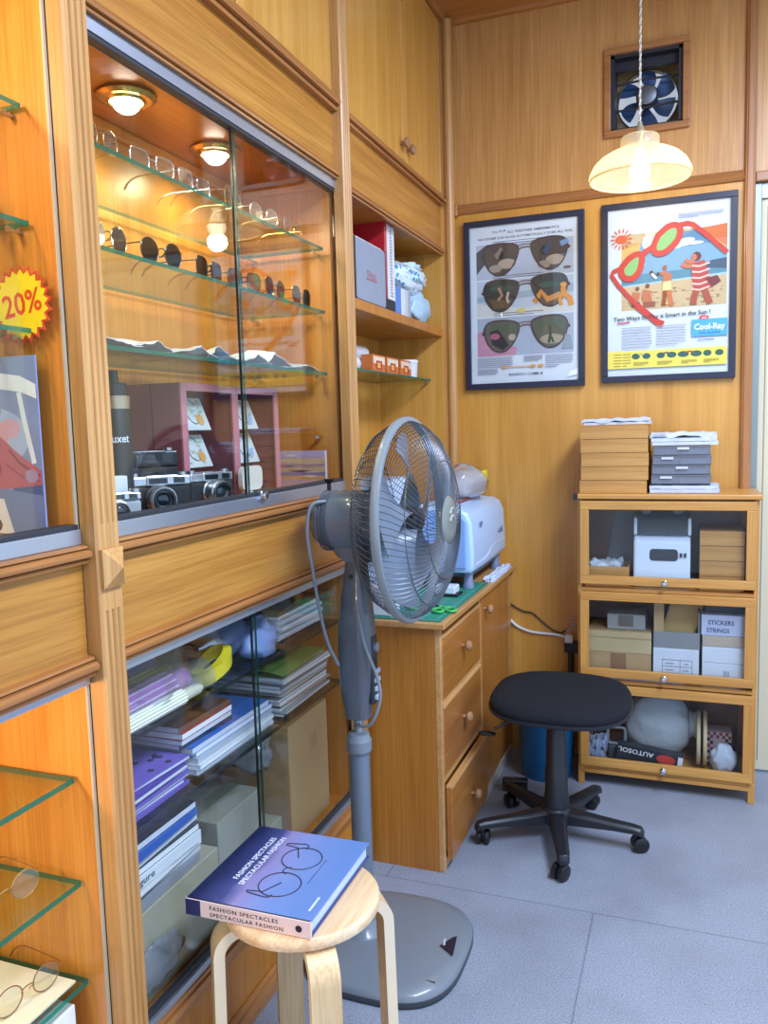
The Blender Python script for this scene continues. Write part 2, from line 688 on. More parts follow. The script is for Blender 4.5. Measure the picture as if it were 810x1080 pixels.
# ---- p ry A: the display cabinet at the left edge
CA = thing('display_cabinet', 'glass-fronted wooden display cabinet cut off by the left edge, near side of the pyramid-block pilaster', 'cabinet', (-1.08, .4, 0))
YA0, YA1 = -.3, 1.06
obj('side_panel', MB().box(-1.25, XL - .008, YA1 - .002, YA1 + .0035, 0, 2.95), WIN, CA)
obj('back_panel', MB().box(-1.255, -1.24, YA0, YA1, 0, 2.95), WIN, CA)
obj('caulk_line', MB().box(XL - .008, XL - .004, YA1 - .0028, YA1 + .003, .02, 2.9), mat('#b5a68c', .8), CA)
obj('front_panel', MB().box(XL - .02, XL, YA0, YA1, .985, 1.148), WPY, CA)
obj('sill_moulding', mould(YA0, YA1, 1.143, 1.173), WMOLD, CA, smooth=True)
obj('lower_moulding', mould(YA0, YA1, .954, .988), WMOLD, CA, smooth=True)
obj('slide_track', MB().box(XL - .022, XL + .003, YA0, YA1, 1.173, 1.198).box(XL - .03, XL - .002, YA0, YA1, 1.198, 1.206, 1), [ALU, ALUD], CA, bevel=.001)
obj('lower_track', MB().box(XL - .022, XL + .002, YA0, YA1, .938, .956), ALU, CA, bevel=.001)
obj('display_floor', MB().box(-1.24, XL - .03, YA0, YA1, 1.17, 1.19), WIN, CA)
obj('bottom_panel', MB().box(-1.24, XL - .01, YA0, YA1, .0, .26), WIN, CA)
obj('ceiling_panel', MB().box(-1.24, XL, YA0, YA1, 2.04, 2.06), WCEIL, CA)
obj('sliding_glass', MB().box(XL - .016, XL - .011, YA0, .98, 1.2, 2.02), [GLASS], CA)


def glass_shelf(parent, x0, x1, y0, y1, z, th=.008, edge=None, nm='glass_shelf', ret=False):
    o = obj(nm, MB().box(x0, x1, y0, y1, z - th, z, faces=[1, 1, 1, 1, 0, 0]), [GLASSG, edge or GEDGE], parent)
    return o


for z in (1.868, 1.690, 1.522):
    s = glass_shelf(CA, -1.235, -.985, YA0, 1.05, z)
    obj('shelf_pin', MB().tube([(-1.01, 1.06, z - .013), (-1.01, 1.03, z - .013)], .005, 8), CHROME, s)
for z in (.775, .591, .411):
    glass_shelf(CA, -1.235, -.972, YA0, 1.05, z, th=.010)
for y in (.25, .58):
    l = bpy.data.lights.new('cabinet_lamp', 'POINT')
    l.energy, l.color, l.shadow_soft_size = 15, (1, .80, .52), .03
    lo = bpy.data.objects.new('cabinet_lamp', l)
    COL.objects.link(lo)
    lo.parent = CA
    lo.location = Vector((-1.09, y, 2.0)) - CA.location
    l = bpy.data.lights.new('lower_cabinet_lamp', 'POINT')
    l.energy, l.color, l.shadow_soft_size = 9, (1, .82, .58), .03
    lo = bpy.data.objects.new('lower_cabinet_lamp', l)
    COL.objects.link(lo)
    lo.parent = CA
    lo.location = Vector((-1.06, y, .90)) - CA.location

# ---- middle cabinet with the camera display
CBN = thing('display_cabinet', 'built-in wooden cabinet with the camera and spectacles display behind sliding glass', 'cabinet', (-1.08, 1.6, 0))
Y0, Y1 = 1.12, 2.15
pilaster(CBN, 1.064, 1.122)
pilaster(CBN, 2.15, 2.205, block=False)
obj('back_panel', MB().box(-1.255, XB, Y0, Y1, .0, 2.95), WIN, CBN)
obj('side_panel', MB().box(XB, XL - .02, Y1, Y1 + .018, .0, 2.06), WIN, CBN)
obj('side_panel', MB().box(XB, XL - .02, Y0 - .02, Y0, .0, 2.06), WIN, CBN)
obj('ceiling_panel', MB().box(XB, XL - .02, Y0, Y1, 2.042, 2.06), WCEIL, CBN)
cm = MB().box(XB, XB + .012, Y0, Y1, 2.015, 2.042).box(XB, XL - .02, Y1 - .012, Y1, 2.015, 2.042)
obj('cove_moulding', cm, WIN, CBN, bevel=.004)
obj('display_floor', MB().box(XB, XL - .03, Y0, Y1, 1.168, 1.186), WIN, CBN)
obj('front_panel', MB().box(XL - .02, XL, Y0, Y1, .985, 1.148), WPY, CBN)
obj('sill_moulding', mould(Y0, Y1, 1.143, 1.173), WMOLD, CBN, smooth=True)
obj('lower_moulding', mould(Y0, Y1 + .0, .956, .988), WMOLD, CBN, smooth=True)
o = obj('slide_track', MB().box(XL - .022, XL + .004, Y0, Y1, 1.173, 1.2).box(XL - .03, XL - .002, Y0, Y1, 1.2, 1.208, 1), [ALU, ALUD], CBN, bevel=.001)
lk = MB().lathe([(.0, 0), (.011, 0), (.011, .012), (.009, .015), (0, .015)], 18, axis_m((XL + .003, 1.66, 1.202), (1, 0, 0)))
lk.box(XL, XL + .01, 1.645, 1.675, 1.193, 1.211)
obj('lock', lk, CHROME, o, smooth=True)
obj('top_track', MB().box(XL - .022, XL + .002, Y0, Y1, 2.012, 2.036).box(XL - .022, XL - .001, Y0, Y1, 2.004, 2.012, 1), [ALU, ALUD], CBN, bevel=.001)
obj('top_moulding', mould(Y0, Y1, 2.036, 2.062, .018), WMOLD, CBN, smooth=True)
obj('frieze_panel', MB().box(XL - .02, XL, Y0, Y1, 2.06, 2.215), WPY, CBN)
obj('cornice_moulding', mould(Y0, Y1, 2.215, 2.262, .028), WMOLD, CBN, smooth=True)
for (a, b) in ((Y0 + .005, 1.636), (1.644, Y1 - .012)):
    d = obj('cupboard_door', MB().box(XL - .018, XL + .004, a, b, 2.268, 2.88), WDOOR, CBN, bevel=.003)
obj('door_stile', MB().box(XL - .02, XL + .001, Y1 - .012, Y1, 2.26, 2.9), WP, CBN)
obj('carcass_floor', MB().box(XB, XL - .02, Y0, Y1, 2.06, 2.08), WDOOR, CBN)
obj('carcass_top', MB().box(XB, XL - .02, Y0, Y1, 2.88, 2.9), WDOOR, CBN)
obj('sliding_glass', MB().box(XL - .020, XL - .015, Y0, 1.64, 1.202, 2.012).box(XL - .020, XL - .015, 1.64, 1.6415, 1.202, 2.012, 1), [GLASS, GEDGE], CBN)
obj('sliding_glass', MB().box(XL - .010, XL - .005, 1.612, Y1, 1.202, 2.012).box(XL - .010, XL - .005, 1.609, 1.612, 1.202, 2.012, 1), [GLASS, DEDGE], CBN)
for z in (1.850, 1.678, 1.508):
    s = glass_shelf(CBN, -1.214, -.962, Y0 + .01, Y1 - .03, z)
    for x in (-1.19, -.99):
        for ya, yb in ((Y1, Y1 - .04), (Y0, Y0 + .04)):
            obj('shelf_pin', MB().tube([(x, ya, z - .012), (x, yb, z - .012)], .0045, 8), CHROME, s, smooth=True)
obj('shelf_pin', MB().tube([(-1.0, Y1, 1.327), (-1.0, Y1 - .03, 1.327)], .006, 10), CHROME, CBN, smooth=True)
# lower glazed cupboard
obj('lower_track', MB().box(XL - .022, XL + .003, Y0, Y1, .935, .957), ALU, CBN, bevel=.001)
obj('bottom_track', MB().box(XL - .022, XL + .008, Y0, Y1, .248, .262).box(XL - .012, XL + .0, Y0, Y1, .262, .272, 1), [ALU, ALUD], CBN, bevel=.001)
obj('plinth_moulding', mould(Y0, Y1, .205, .248, .02), WMOLD, CBN, smooth=True)
obj('plinth_panel', MB().box(XL - .02, XL - .002, Y0, Y1, 0, .21), WDESK, CBN)
obj('base_moulding', mould(Y0, Y1, .0, .06, .014), WMOLD, CBN, smooth=True)
obj('cupboard_floor', MB().box(XB, XL - .02, Y0, Y1, .23, .248), WDESK, CBN)
obj('sliding_glass', MB().box(XL - .020, XL - .015, Y0, 1.64, .262, .937).box(XL - .020, XL - .015, 1.64, 1.6415, .262, .937, 1), [GLASS, GEDGE], CBN)
obj('sliding_glass', MB().box(XL - .010, XL - .005, 1.606, Y1, .262, .937).box(XL - .010, XL - .005, 1.603, 1.606, .262, .937, 1), [GLASS, DEDGE], CBN)
glass_shelf(CBN, -1.225, -.962, Y0 + .004, Y1 - .004, .792, .008, DEDGE)
glass_shelf(CBN, -1.225, -.962, Y0 + .004, Y1 - .004, .612, .010, DEDGE)


def downlight(parent, x, y, z):
    r = MB().lathe_open([(.052, 0), (.060, -.002), (.060, -.006), (.050, -.012), (.040, -.012), (.034, -.016), (.030, .0)], 40, Matrix.Translation((x, y, z)), ribd=.035)
    ro = obj('downlight', r, mat('#b99a62', .25, .8, var=.03), parent, smooth=True, angle=20)
    b = MB().ball((x, y, z - .012), (.030, .030, .026), 20, 10)
    obj('bulb', b, mat('#fff2dc', .4, emit=14, var=0), ro, smooth=True)
    l = bpy.data.lights.new('downlight_lamp', 'SPOT')
    l.energy, l.color, l.shadow_soft_size, l.spot_size, l.spot_blend = 11, (1, .80, .55), .03, R(165), .5
    lo = bpy.data.objects.new('downlight_lamp', l)
    COL.objects.link(lo)
    lo.parent = parent
    lo.location = Vector((x, y, z - .045)) - parent.location


downlight(CBN, -1.092, 1.458, 2.042)
downlight(CBN, -1.104, 1.812, 2.042)

# ---- far bay: overhead cupboards with the open niche below
CC = thing('wall_cupboard', 'built-in overhead cupboard with two knobbed doors above the open niche in the far corner', 'cupboard', (-1.08, 2.7, 0))
Y2, Y3 = 2.205, 3.19
obj('back_panel', MB().box(-1.255, -1.21, Y2, D, 0, 2.95), WBACK_L, CC)
obj('side_panel', MB().box(-1.21, XL + .0, Y3, Y3 + .02, .776, 2.9), WDOOR, CC)
obj('side_panel', MB().box(-1.21, XL - .02, Y2, Y2 + .012, .776, 2.95), WDOOR, CC)
obj('front_panel', MB().box(XL - .02, XL, Y2, Y3, 2.045, 2.21), WPY, CC)
obj('niche_moulding', mould(Y2, Y3, 2.018, 2.046, .014), WMOLD, CC, smooth=True)
obj('cornice_moulding', mould(Y2, Y3, 2.208, 2.246, .026), WMOLD, CC, smooth=True)
obj('niche_ceiling', MB().box(-1.21, XL - .004, Y2, Y3, 2.03, 2.046), WDESK, CC)
obj('shelf', MB().box(-1.21, XL - .002, Y2, Y3 + .02, 1.703, 1.735), WDESK, CC, bevel=.003)
s = glass_shelf(CC, -1.205, -.985, Y2 + .01, Y3 - .01, 1.537, .006)
obj('shelf_pin', MB().tube([(-1.0, Y3, 1.525), (-1.0, Y3 - .03, 1.525)], .005, 10), CHROME, s, smooth=True)
KN = [(0, 0), (.006, 0), (.006, .008), (.010, .012), (.0155, .016), (.017, .021), (.0155, .027), (.009, .031), (0, .032)]
WKNOB = wood('#94694a', '#b98e68', 'z', rough=.25, scale=2)
for (a, b, ky, kz) in ((Y2 + .012, 2.733, 2.708, 2.300), (2.738, 3.176, 2.772, 2.296)):
    d = obj('cupboard_door', MB().box(XL - .018, XL + .006, a, b, 2.252, 2.90), WDOOR, CC, bevel=.004)
    obj('knob', MB().lathe(KN, 20, axis_m((XL + .006, ky, kz), (1, 0, 0))), WKNOB, d, smooth=True)
    obj('edge_bead', MB().tube([(XL + .004, b - .003 if ky < b - .3 or a < 2.3 else a + .003, 2.256), (XL + .004, b - .003 if ky < b - .3 or a < 2.3 else a + .003, 2.895)], .005, 8), WP, d)
obj('carcass_floor', MB().box(-1.21, XL - .02, Y2, Y3, 2.046, 2.06), WDOOR, CC)
obj('carcass_top', MB().box(-1.21, XL - .02, Y2, Y3, 2.9, 2.92), WDOOR, CC)
cr = MB().prism([(XL - .02, 2.9), (XL + .02, 2.905), (XL + .03, 2.92), (XL + .12, 2.945), (XL + .13, 2.96), (XL - .02, 2.96)], 'y', Y0, D)
obj('crown_moulding', cr, wood('#955b29', '#ab7035', 'y'), CC, smooth=True)
cp = MB().prism(plain_profile(Y3 + .02, D, XL + .03, -.96), 'z', .776, 2.91)
cp.lathe([(.02, .776), (.02, 2.91)], 20, Matrix.Translation((XL + .028, Y3 + .03, 0)))
obj('corner_post', cp, WP, CC, smooth=True)
obj('collar', MB().box(XL, XL + .052, D - .03, D - .001, 2.178, 2.226), WTRIM, CC, bevel=.004)

# ---- drawer cabinet / desk
DK = thing('drawer_desk', 'low wooden desk cabinet with three knobbed drawers standing in the corner behind the fan', 'desk', (-.93, 2.75, 0))
XD = -.683
obj('side_panel', MB().box(-.93, XD - .02, 2.246, 2.264, 0, .757), WDESK, DK)
obj('carcass', MB().box(-.93, XD - .03, 2.264, 3.2, .03, .05).box(-.93, -.92, 2.264, 3.25, 0, .757).box(-.93, XD - .02, 3.19, 3.21, 0, .757).box(XD - .032, XD - .03, 2.264, 3.19, .05, .757), WDESK, DK)
obj('face_frame', MB().box(XD - .02, XD - .002, 2.246, 2.266, 0, .757).box(XD - .02, XD - .002, 2.716, 2.738, 0, .757).box(XD - .02, XD - .002, 3.188, 3.25, 0, .757)
    .box(XD - .02, XD - .004, 2.26, 3.2, 0, .035).box(XD - .02, XD - .004, 2.26, 2.72, .515, .535).box(XD - .02, XD - .004, 2.26, 2.72, .272, .292), WTOP, DK, bevel=.002)
for (z0, z1, op, ky, kz) in ((.535, .732, .0, 2.484, .645), (.297, .517, .0, 2.482, .410), (.038, .270, .020, 2.500, .145)):
    x = XD + op
    dm = MB().box(x - .018, x, 2.262, 2.714, z0, z1 - .010).box(x - .018, x + .004, 2.262, 2.714, z1 - .010, z1, 1)
    if op:
        dm.box(XD - .25, x - .018, 2.272, 2.284, z0 + .02, z1 - .02, 1).box(XD - .25, x - .018, 2.70, 2.712, z0 + .02, z1 - .02, 1).box(XD - .25, x - .018, 2.28, 2.70, z0 + .02, z0 + .03, 1)
    d = obj('drawer', dm, [WDRAW, WTOP], DK, bevel=.002)
    obj('knob', MB().lathe(KN, 20, axis_m((x, ky, kz), (1, 0, 0))), WKNOB, d, smooth=True)
d = obj('door', MB().box(XD - .018, XD, 2.738, 3.186, .04, .75), wood('#9c6026', '#b87835', 'z', rough=.33), DK, bevel=.002)
obj('knob', MB().lathe(KN, 20, axis_m((XD, 2.79, .697), (1, 0, 0))), WKNOB, d, smooth=True)
obj('desktop', MB().box(-1.205, XD + .016, 2.228, 3.262, .757, .775), [WTOP], DK, bevel=.003)
obj('base_strip', MB().box(XD - .01, XD + .004, 2.74, 3.2, .0, .04), mat('#b9b2a6', .6), DK)

# ================================================================== BACK WALL: exhaust fan, lamps
EX = thing('exhaust_fan', 'dark metal exhaust fan in a square wooden frame high on the back wall', 'fan', (-.1675, D, 2.554))
f = MB()
for (a, b_, c_, d_) in ((HX0 - .024, HX1 + .024, HZ1, HZ1 + .022), (HX0 - .024, HX1 + .024, HZ0 - .024, HZ0), (HX0 - .024, HX0, HZ0, HZ1), (HX1, HX1 + .024, HZ0, HZ1)):
    f.box(a, b_, D - .016, D + .002, c_, d_)
obj('frame', f, WTRIM, EX, bevel=.003)
DM = mat('#33333a', .5, .5)
h = MB()
for (a, b_, c_, d_) in ((HX0, HX0 + .014, HZ0, HZ1), (HX1 - .014, HX1, HZ0, HZ1), (HX0, HX1, HZ1 - .012, HZ1), (HX0, HX1, HZ0, HZ0 + .008)):
    h.box(a, b_, D + .0, D + .18, c_, d_)
h.box(HX0 + .014, HX1 - .014, D + .035, D + .05, HZ1 - .045, HZ1 - .012)
obj('housing', h, DM, EX)
EXM = axis_m((-.168, D + .10, 2.552), (0, -1, 0))
pl = MB()
n = 48
ring = [(-.168 + .108 * math.cos(2 * math.pi * i / n), 2.552 + .108 * math.sin(2 * math.pi * i / n)) for i in range(n)]
sq = []
for i in range(n):
    a = 2 * math.pi * i / n
    ca, sa = math.cos(a), math.sin(a)
    k = .14 / max(abs(ca), abs(sa))
    sq.append((-.168 + max(-.124, min(.124, k * ca)), 2.552 + max(-.13, min(.13, k * sa))))
vs = [(p[0], D + .12, p[1]) for p in ring] + [(p[0], D + .12, p[1]) for p in sq]
pl.add(vs, [(i, (i + 1) % n, n + (i + 1) % n, n + i) for i in range(n)])
pl.lathe_open([(.108, .0), (.108, -.03), (.111, -.03), (.111, .0)], 48, axis_m((-.168, D + .115, 2.552), (0, -1, 0)))
obj('orifice_plate', pl, mat('#7d6a45', .6), EX, smooth=True)
obj('motor', MB().lathe([(0, .028), (.020, .028), (.034, .024), (.040, .012), (.040, -.02), (.0, -.02)], 28, axis_m((-.168, D + .075, 2.552), (0, -1, 0))), mat('#6c6f75', .4, .7), EX, smooth=True)
for k in range(6):
    a0 = 2 * math.pi * k / 6 + .35
    b = MB()

    def bl(u, v, a0=a0):
        r = .036 + .066 * u
        a = a0 + (v - .5) * (.62 + .18 * math.sin(u * 3.1)) + .25 * u
        return (r * math.cos(a), r * math.sin(a), .012 * (v - .5) * 2)
    b.sheet(6, 6, bl, .0015, 0, axis_m((-.168, D + .10, 2.552), (0, -1, 0)))
    obj('blade', b, mat('#3f5b86', .4, .3), EX, smooth=True)
br = MB()
for zc, tilt in ((2.600, .006), (2.508, -.002)):
    br.tube([(HX0 + .012, D + .055, zc), (-.168, D + .05, zc + tilt), (HX1 - .012, D + .055, zc + .004)], .0045, 8)
obj('bracket_bar', br, DM, EX, smooth=True)
obj('shutter', MB().box(HX0 + .01, HX1 - .01, D + .17, D + .175, HZ0 + .005, HZ1 - .01), mat('#c3cddb', .6, emit=.75, var=.03), EX, label='pale outdoor shutter glowing in place of daylight behind the blades')  # own emission stands in for daylight coming through from outside

PL = thing('pendant_lamp', 'lit ribbed glass pendant lamp hanging on a twisted white cord before the wooden wall', 'lamp', (-.164, 2.84, 2.12))
PM = Matrix.Translation((-.164, 2.84, 0))
sh = MB().lathe_open([(.154, 2.122), (.1545, 2.130), (.152, 2.142), (.140, 2.166), (.120, 2.186), (.096, 2.200), (.066, 2.211), (.060, 2.213), (.058, 2.222), (.058, 2.246), (.054, 2.252), (.022, 2.256)], 110, PM, ribd=.034)


def shade_mat():
    m, nt, b, o = newmat('ribbed_glass')
    N, L = nt.nodes.new, nt.links.new
    t = N('ShaderNodeBsdfTransparent')
    t.inputs[0].default_value = c('#fff6dc')
    tl = N('ShaderNodeBsdfTranslucent')
    tl.inputs[0].default_value = c('#e9e0c4')
    df = N('ShaderNodeBsdfDiffuse')
    df.inputs[0].default_value = c('#ebe6d4')
    g = N('ShaderNodeBsdfGlossy')
    g.inputs['Roughness'].default_value = .12
    a = N('ShaderNodeMixShader')
    a.inputs[0].default_value = .5
    b1 = N('ShaderNodeMixShader')
    b1.inputs[0].default_value = .42
    d = N('ShaderNodeMixShader')
    d.inputs[0].default_value = .10
    L(tl.outputs[0], a.inputs[1])
    L(df.outputs[0], a.inputs[2])
    L(t.outputs[0], b1.inputs[1])
    L(a.outputs[0], b1.inputs[2])
    L(b1.outputs[0], d.inputs[1])
    L(g.outputs[0], d.inputs[2])
    L(d.outputs[0], o.inputs[0])
    return m


sho = obj('lamp_shade', sh, shade_mat(), PL, smooth=True, angle=80)
obj('rim', MB().tube([(-.164 + .155 * math.cos(2 * math.pi * i / 60), 2.84 + .155 * math.sin(2 * math.pi * i / 60), 2.123) for i in range(60)], .0032, 8, closed=True), clear('#fff4d8', .8, .1, .5, '#f4e2b4'), sho, smooth=True)
obj('bulb', MB().lathe([(0, 2.108), (.018, 2.112), (.029, 2.124), (.033, 2.142), (.029, 2.162), (.018, 2.182), (.014, 2.20), (.013, 2.214), (0, 2.214)], 24, PM), mat('#fff0d4', .4, emit=7, var=0), PL, smooth=True)
obj('socket', MB().lathe([(0, 2.214), (.018, 2.214), (.020, 2.25), (.020, 2.262), (.014, 2.275), (.008, 2.288), (.006, 2.298), (0, 2.298)], 24, PM), mat('#b9a98a', .35, .5), PL, smooth=True)
cdm = MB()
for ph in (0, math.pi):
    cdm.tube([(-.164 + .0022 * math.cos(z * 230 + ph), 2.84 + .0022 * math.sin(z * 230 + ph), z) for z in [2.29 + .0045 * i for i in range(149)]], .0022, 5, 0 if ph else 1)
obj('cord', cdm, [mat('#e6dfd0', .8), mat('#b9a98c', .8)], PL, smooth=True)
l = bpy.data.lights.new('pendant_bulb', 'POINT')
l.energy, l.color, l.shadow_soft_size = 5.5, (1, .87, .68), .035
lo = bpy.data.objects.new('pendant_bulb', l)
COL.objects.link(lo)
lo.parent = PL
lo.location = Vector((-.164, 2.84, 2.085)) - PL.location

FT = thing('tube_light', 'white fluorescent batten under the ceiling above the back wall', 'ceiling light', (-.4, 3.02, 2.9))
obj('batten', MB().box(-.70, .5, 2.99, 3.03, 2.905, 2.945), WHITE, FT, bevel=.004)
obj('tube', MB().tube([(-.67, 3.01, 2.892), (.47, 3.01, 2.892)], .013, 14), mat('#eef3fa', .4, emit=.5, var=0), FT, smooth=True)
obj('end_cap', MB().box(-.69, -.67, 2.995, 3.025, 2.875, 2.908), mat('#5a5a5e', .5), FT, bevel=.003)
obj('tube_holder', MB().box(-.725, -.70, 2.98, 3.04, 2.89, 2.945), mat('#cfd2d6', .5), FT, bevel=.003)

# ================================================================== POSTERS
def poster(name, label, x0, x1, z0, z1, paint, fw=.023):
    P = thing(name, label, 'poster', ((x0 + x1) / 2, D, (z0 + z1) / 2))
    f = MB()
    for a, b_, c_, d_ in ((x0, x1, z1 - fw, z1), (x0, x1, z0, z0 + fw), (x0, x0 + fw, z0 + fw, z1 - fw), (x1 - fw, x1, z0 + fw, z1 - fw)):
        f.box(a, b_, D - .024, D - .001, c_, d_)
    obj('frame', f, mat('#23253a', .35, var=.03), P, bevel=.0015)
    px0, px1, pz0, pz1 = x0 + fw, x1 - fw, z0 + fw, z1 - fw
    pm = MB().box(px0, px1, D - .012, D - .004, pz0, pz1)
    M = frame_m((px0, D - .0122, pz0), (1, 0, 0), (0, 0, 1))
    mats = [mat('#dfe3ee', .6, var=.015)]
    paint(pm, M, px1 - px0, pz1 - pz0, mats)
    obj('print', pm, mats, P)
    obj('glass', MB().box(px0, px1, D - .0165, D - .0145, pz0, pz1), GLASS, P)
    return P


class Art:
    """flat printed shapes in poster coordinates 0..1 across, 0..1 up"""

    def __init__(s, mb, M, w, h, mats):
        s.mb, s.M, s.w, s.h, s.mats, s.k, s.z = mb, M, w, h, mats, {}, 0.0

    def mi(s, col):
        if col not in s.k:
            s.k[col] = len(s.mats)
            s.mats.append(mat(col, .6, var=.05, vscale=60))
        return s.k[col]

    def up(s):
        s.z += .00005
        return s.z

    def poly(s, pts, col):
        s.mb.poly([(p[0] * s.w, p[1] * s.h) for p in pts], s.mi(col), s.M, s.up())

    def rect(s, x0, x1, y0, y1, col):
        s.poly([(x0, y0), (x1, y0), (x1, y1), (x0, y1)], col)

    def ell(s, cx, cy, rx, ry, col, n=20, rot=0):
        ca, sa = math.cos(rot), math.sin(rot)
        s.poly([(cx + rx * math.cos(2 * math.pi * i / n) * ca - ry * math.sin(2 * math.pi * i / n) * sa, cy + (rx * math.cos(2 * math.pi * i / n) * sa + ry * math.sin(2 * math.pi * i / n) * ca) * s.w / s.h) for i in range(n)], col)

    def line(s, pts, r, col, closed=False):
        P = [Vector((p[0] * s.w, p[1] * s.h)) for p in pts]
        n = len(P)
        s.up()
        vs, fs = [], []
        for i in range(n):
            t = (P[(i + 1) % n] - P[i - 1]) if closed else (P[min(i + 1, n - 1)] - P[max(i - 1, 0)])
            t = t.normalized()
            q = Vector((-t.y, t.x)) * r * s.w
            vs += [(P[i] + q)[:] + (s.z,), (P[i] - q)[:] + (s.z,)]
        for i in range(n if closed else n - 1):
            j = (i + 1) % n
            fs.append((2 * i, 2 * i + 1, 2 * j + 1, 2 * j))
        s.mb.add(vs, fs, s.mi(col), s.M)

    def text(s, t, x, y, size, col, width=None, align='l', rot=0):
        M = s.M @ Matrix.Translation((x * s.w, y * s.h, s.up())) @ Matrix.Rotation(rot, 4, 'Z')
        s.mb.text(t, M, size * s.h, s.mi(col), align, width=width * s.w if width else None)

    def lines(s, x0, x1, y0, y1, n, col='#8f93a6', last=.6):
        for i in range(n):
            y = y1 - (y1 - y0) * i / max(1, n - 1)
            e = x1 - (x1 - x0) * (random.random() * .06 if i < n - 1 else last * random.random())
            s.rect(x0, e, y - .0022, y + .0022, col)


def aviator(cx, cy, sx, sy, flip):
    pts = [(-.50, .20), (-.40, .42), (-.1, .5), (.3, .46), (.50, .34), (.47, .05), (.30, -.30), (.05, -.50), (-.22, -.44), (-.42, -.15)]
    P = spline([(p[0], p[1], 0) for p in pts + pts[:1]], 4)[:-1]
    return [(cx + (-p.x if flip else p.x) * sx, cy + p.y * sy) for p in P]


def paint_aviators(pm, M, w, h, mats):
    A = Art(pm, M, w, h, mats)
    A.text('The R-B', .21, .952, .020, '#6b6f86', width=.13, rot=.05)
    A.text('ALL WEATHER AMBERMATICS.', .355, .945, .021, '#23253a', width=.48)
    A.text('NO OTHER SUN GLASS AUTOMATICALLY DOES ALL THIS.', .08, .914, .021, '#23253a', width=.87)
    A.rect(.06, .955, .665, .885, '#b9bed0')
    A.rect(.06, .955, .43, .655, '#c2cadb')
    A.rect(.06, .955, .175, .42, '#aeb4c8')
    A.poly([(.06, .84), (.16, .885), (.30, .885), (.20, .82), (.14, .76), (.06, .70)], '#4d4a52')
    A.poly([(.06, .52), (.955, .55), (.955, .60), (.06, .555)], '#a3b2c4')
    A.poly([(.06, .43), (.955, .43), (.955, .50), (.5, .47), (.06, .515)], '#d9d4cf')
    A.poly([(.06, .175), (.42, .175), (.44, .22), (.30, .26), (.15, .35), (.06, .33)], '#c98ca6')
    A.poly([(.14, .36), (.34, .40), (.34, .38), (.18, .335)], '#b05c68')
    for cy in (.87, .656, .42):
        A.lines(.22, .70, cy + .012, cy + .026, 2, '#5d6178')
    for row, cy in enumerate((.785, .558, .30)):
        dark = ['#54463f', '#3c3a36', '#57584a'][row]
        L_ = aviator(.29, cy, .33, .20, False)
        R_ = aviator(.74, cy + .012, .33, .20, True)
        for k, lens in enumerate((L_, R_)):
            A.poly(lens, dark)
            cx = .29 if k == 0 else .74
            if row == 0:
                A.ell(cx + (.06 if k == 0 else .05), cy - .03, .085, .045, '#b59f8b')
                A.ell(cx - .05, cy - .055, .06, .035, '#a08e80')
                A.ell(cx + (.0 if k == 0 else -.05), cy + .03, .03, .045, '#25222a')
                A.poly([(cx - .06, cy + .03), (cx, cy + .075), (cx + .02, cy + .065), (cx - .03, cy + .0)], '#8e7a6c' if k == 0 else '#3e4b70')
            elif row == 1:
                A.poly([(cx - .12, cy - .02), (cx + .1, cy - .03), (cx + .06, cy - .08), (cx - .06, cy - .085)], '#6a5138')
                A.ell(cx, cy + .045, .11, .026, '#3f5447')
                if k == 0:
                    A.line([(.27, cy + .05), (.30, cy + .0), (.26, cy - .03)], .013, '#b98467')
                    A.line([(.36, cy + .02), (.345, cy - .02), (.36, cy - .05)], .012, '#c9ab93')
                else:
                    A.line([(.60, cy - .06), (.665, cy + .005), (.72, cy - .045), (.84, cy - .02)], .026, '#d98c3f')
            else:
                A.poly([(cx - .13, cy + .03), (cx + .13, cy + .035), (cx + .11, cy + .07), (cx - .09, cy + .075)], '#4e5a43')
                if k == 0:
                    A.poly([(.18, cy + .03), (.26, cy + .045), (.36, cy - .06), (.30, cy - .09), (.20, cy - .05)], '#2b2630')
                    A.ell(.23, cy + .0, .045, .03, '#a65a6e')
                    A.ell(.39, cy - .01, .035, .03, '#a99c8b')
                else:
                    A.ell(.76, cy - .035, .11, .045, '#9a907a')
                    A.line([(.74, cy + .05), (.745, cy - .01), (.73, cy - .06)], .013, '#39402f')
                    A.line([(.745, cy - .01), (.775, cy - .06)], .010, '#39402f')
            A.line(lens, .007, '#4a3434', True)
        A.line([(.455, cy + .05), (.49, cy + .062), (.54, cy + .064), (.575, cy + .058)], .007, '#6b5548')
        A.line([(.455, cy + .075), (.51, cy + .082), (.575, cy + .08)], .005, '#6b5548')
        A.ell(.125, cy + .02, .02, .016, '#403538')
        A.ell(.905, cy + .04, .022, .018, '#5d3c34')
    A.ell(.865, .595, .030, .022, '#e0a04a')
    A.line([(.86, .58), (.87, .54), (.92, .51), (.94, .465)], .024, '#dd9038')
    A.line([(.86, .55), (.83, .50), (.85, .47)], .016, '#dd9038')
    A.poly([(.44, .46), (.50, .475), (.53, .455), (.50, .44), (.45, .44)], '#d9c06a')
    A.poly([(.83, .86), (.90, .875), (.92, .85), (.85, .83)], '#7d95c4')
    A.ell(.90, .70, .035, .012, '#6d4a48')
    A.poly([(.85, .20), (.88, .29), (.93, .28), (.95, .20)], '#8d97a2')
    A.lines(.06, .40, .105, .165, 6)
    A.lines(.06, .26, .06, .09, 4)
    A.lines(.50, .68, .135, .165, 4)
    A.lines(.70, .955, .115, .165, 5)
    A.lines(.70, .82, .09, .10, 2)
    for x in (.315, .585, .655):
        A.ell(x, .10, .026, .015, '#c98f4c')
    A.rect(.34, .56, .096, .104, '#d2a676')
    A.text('BAUSCH + LOMB', .36, .047, .018, '#2d3048', width=.28)
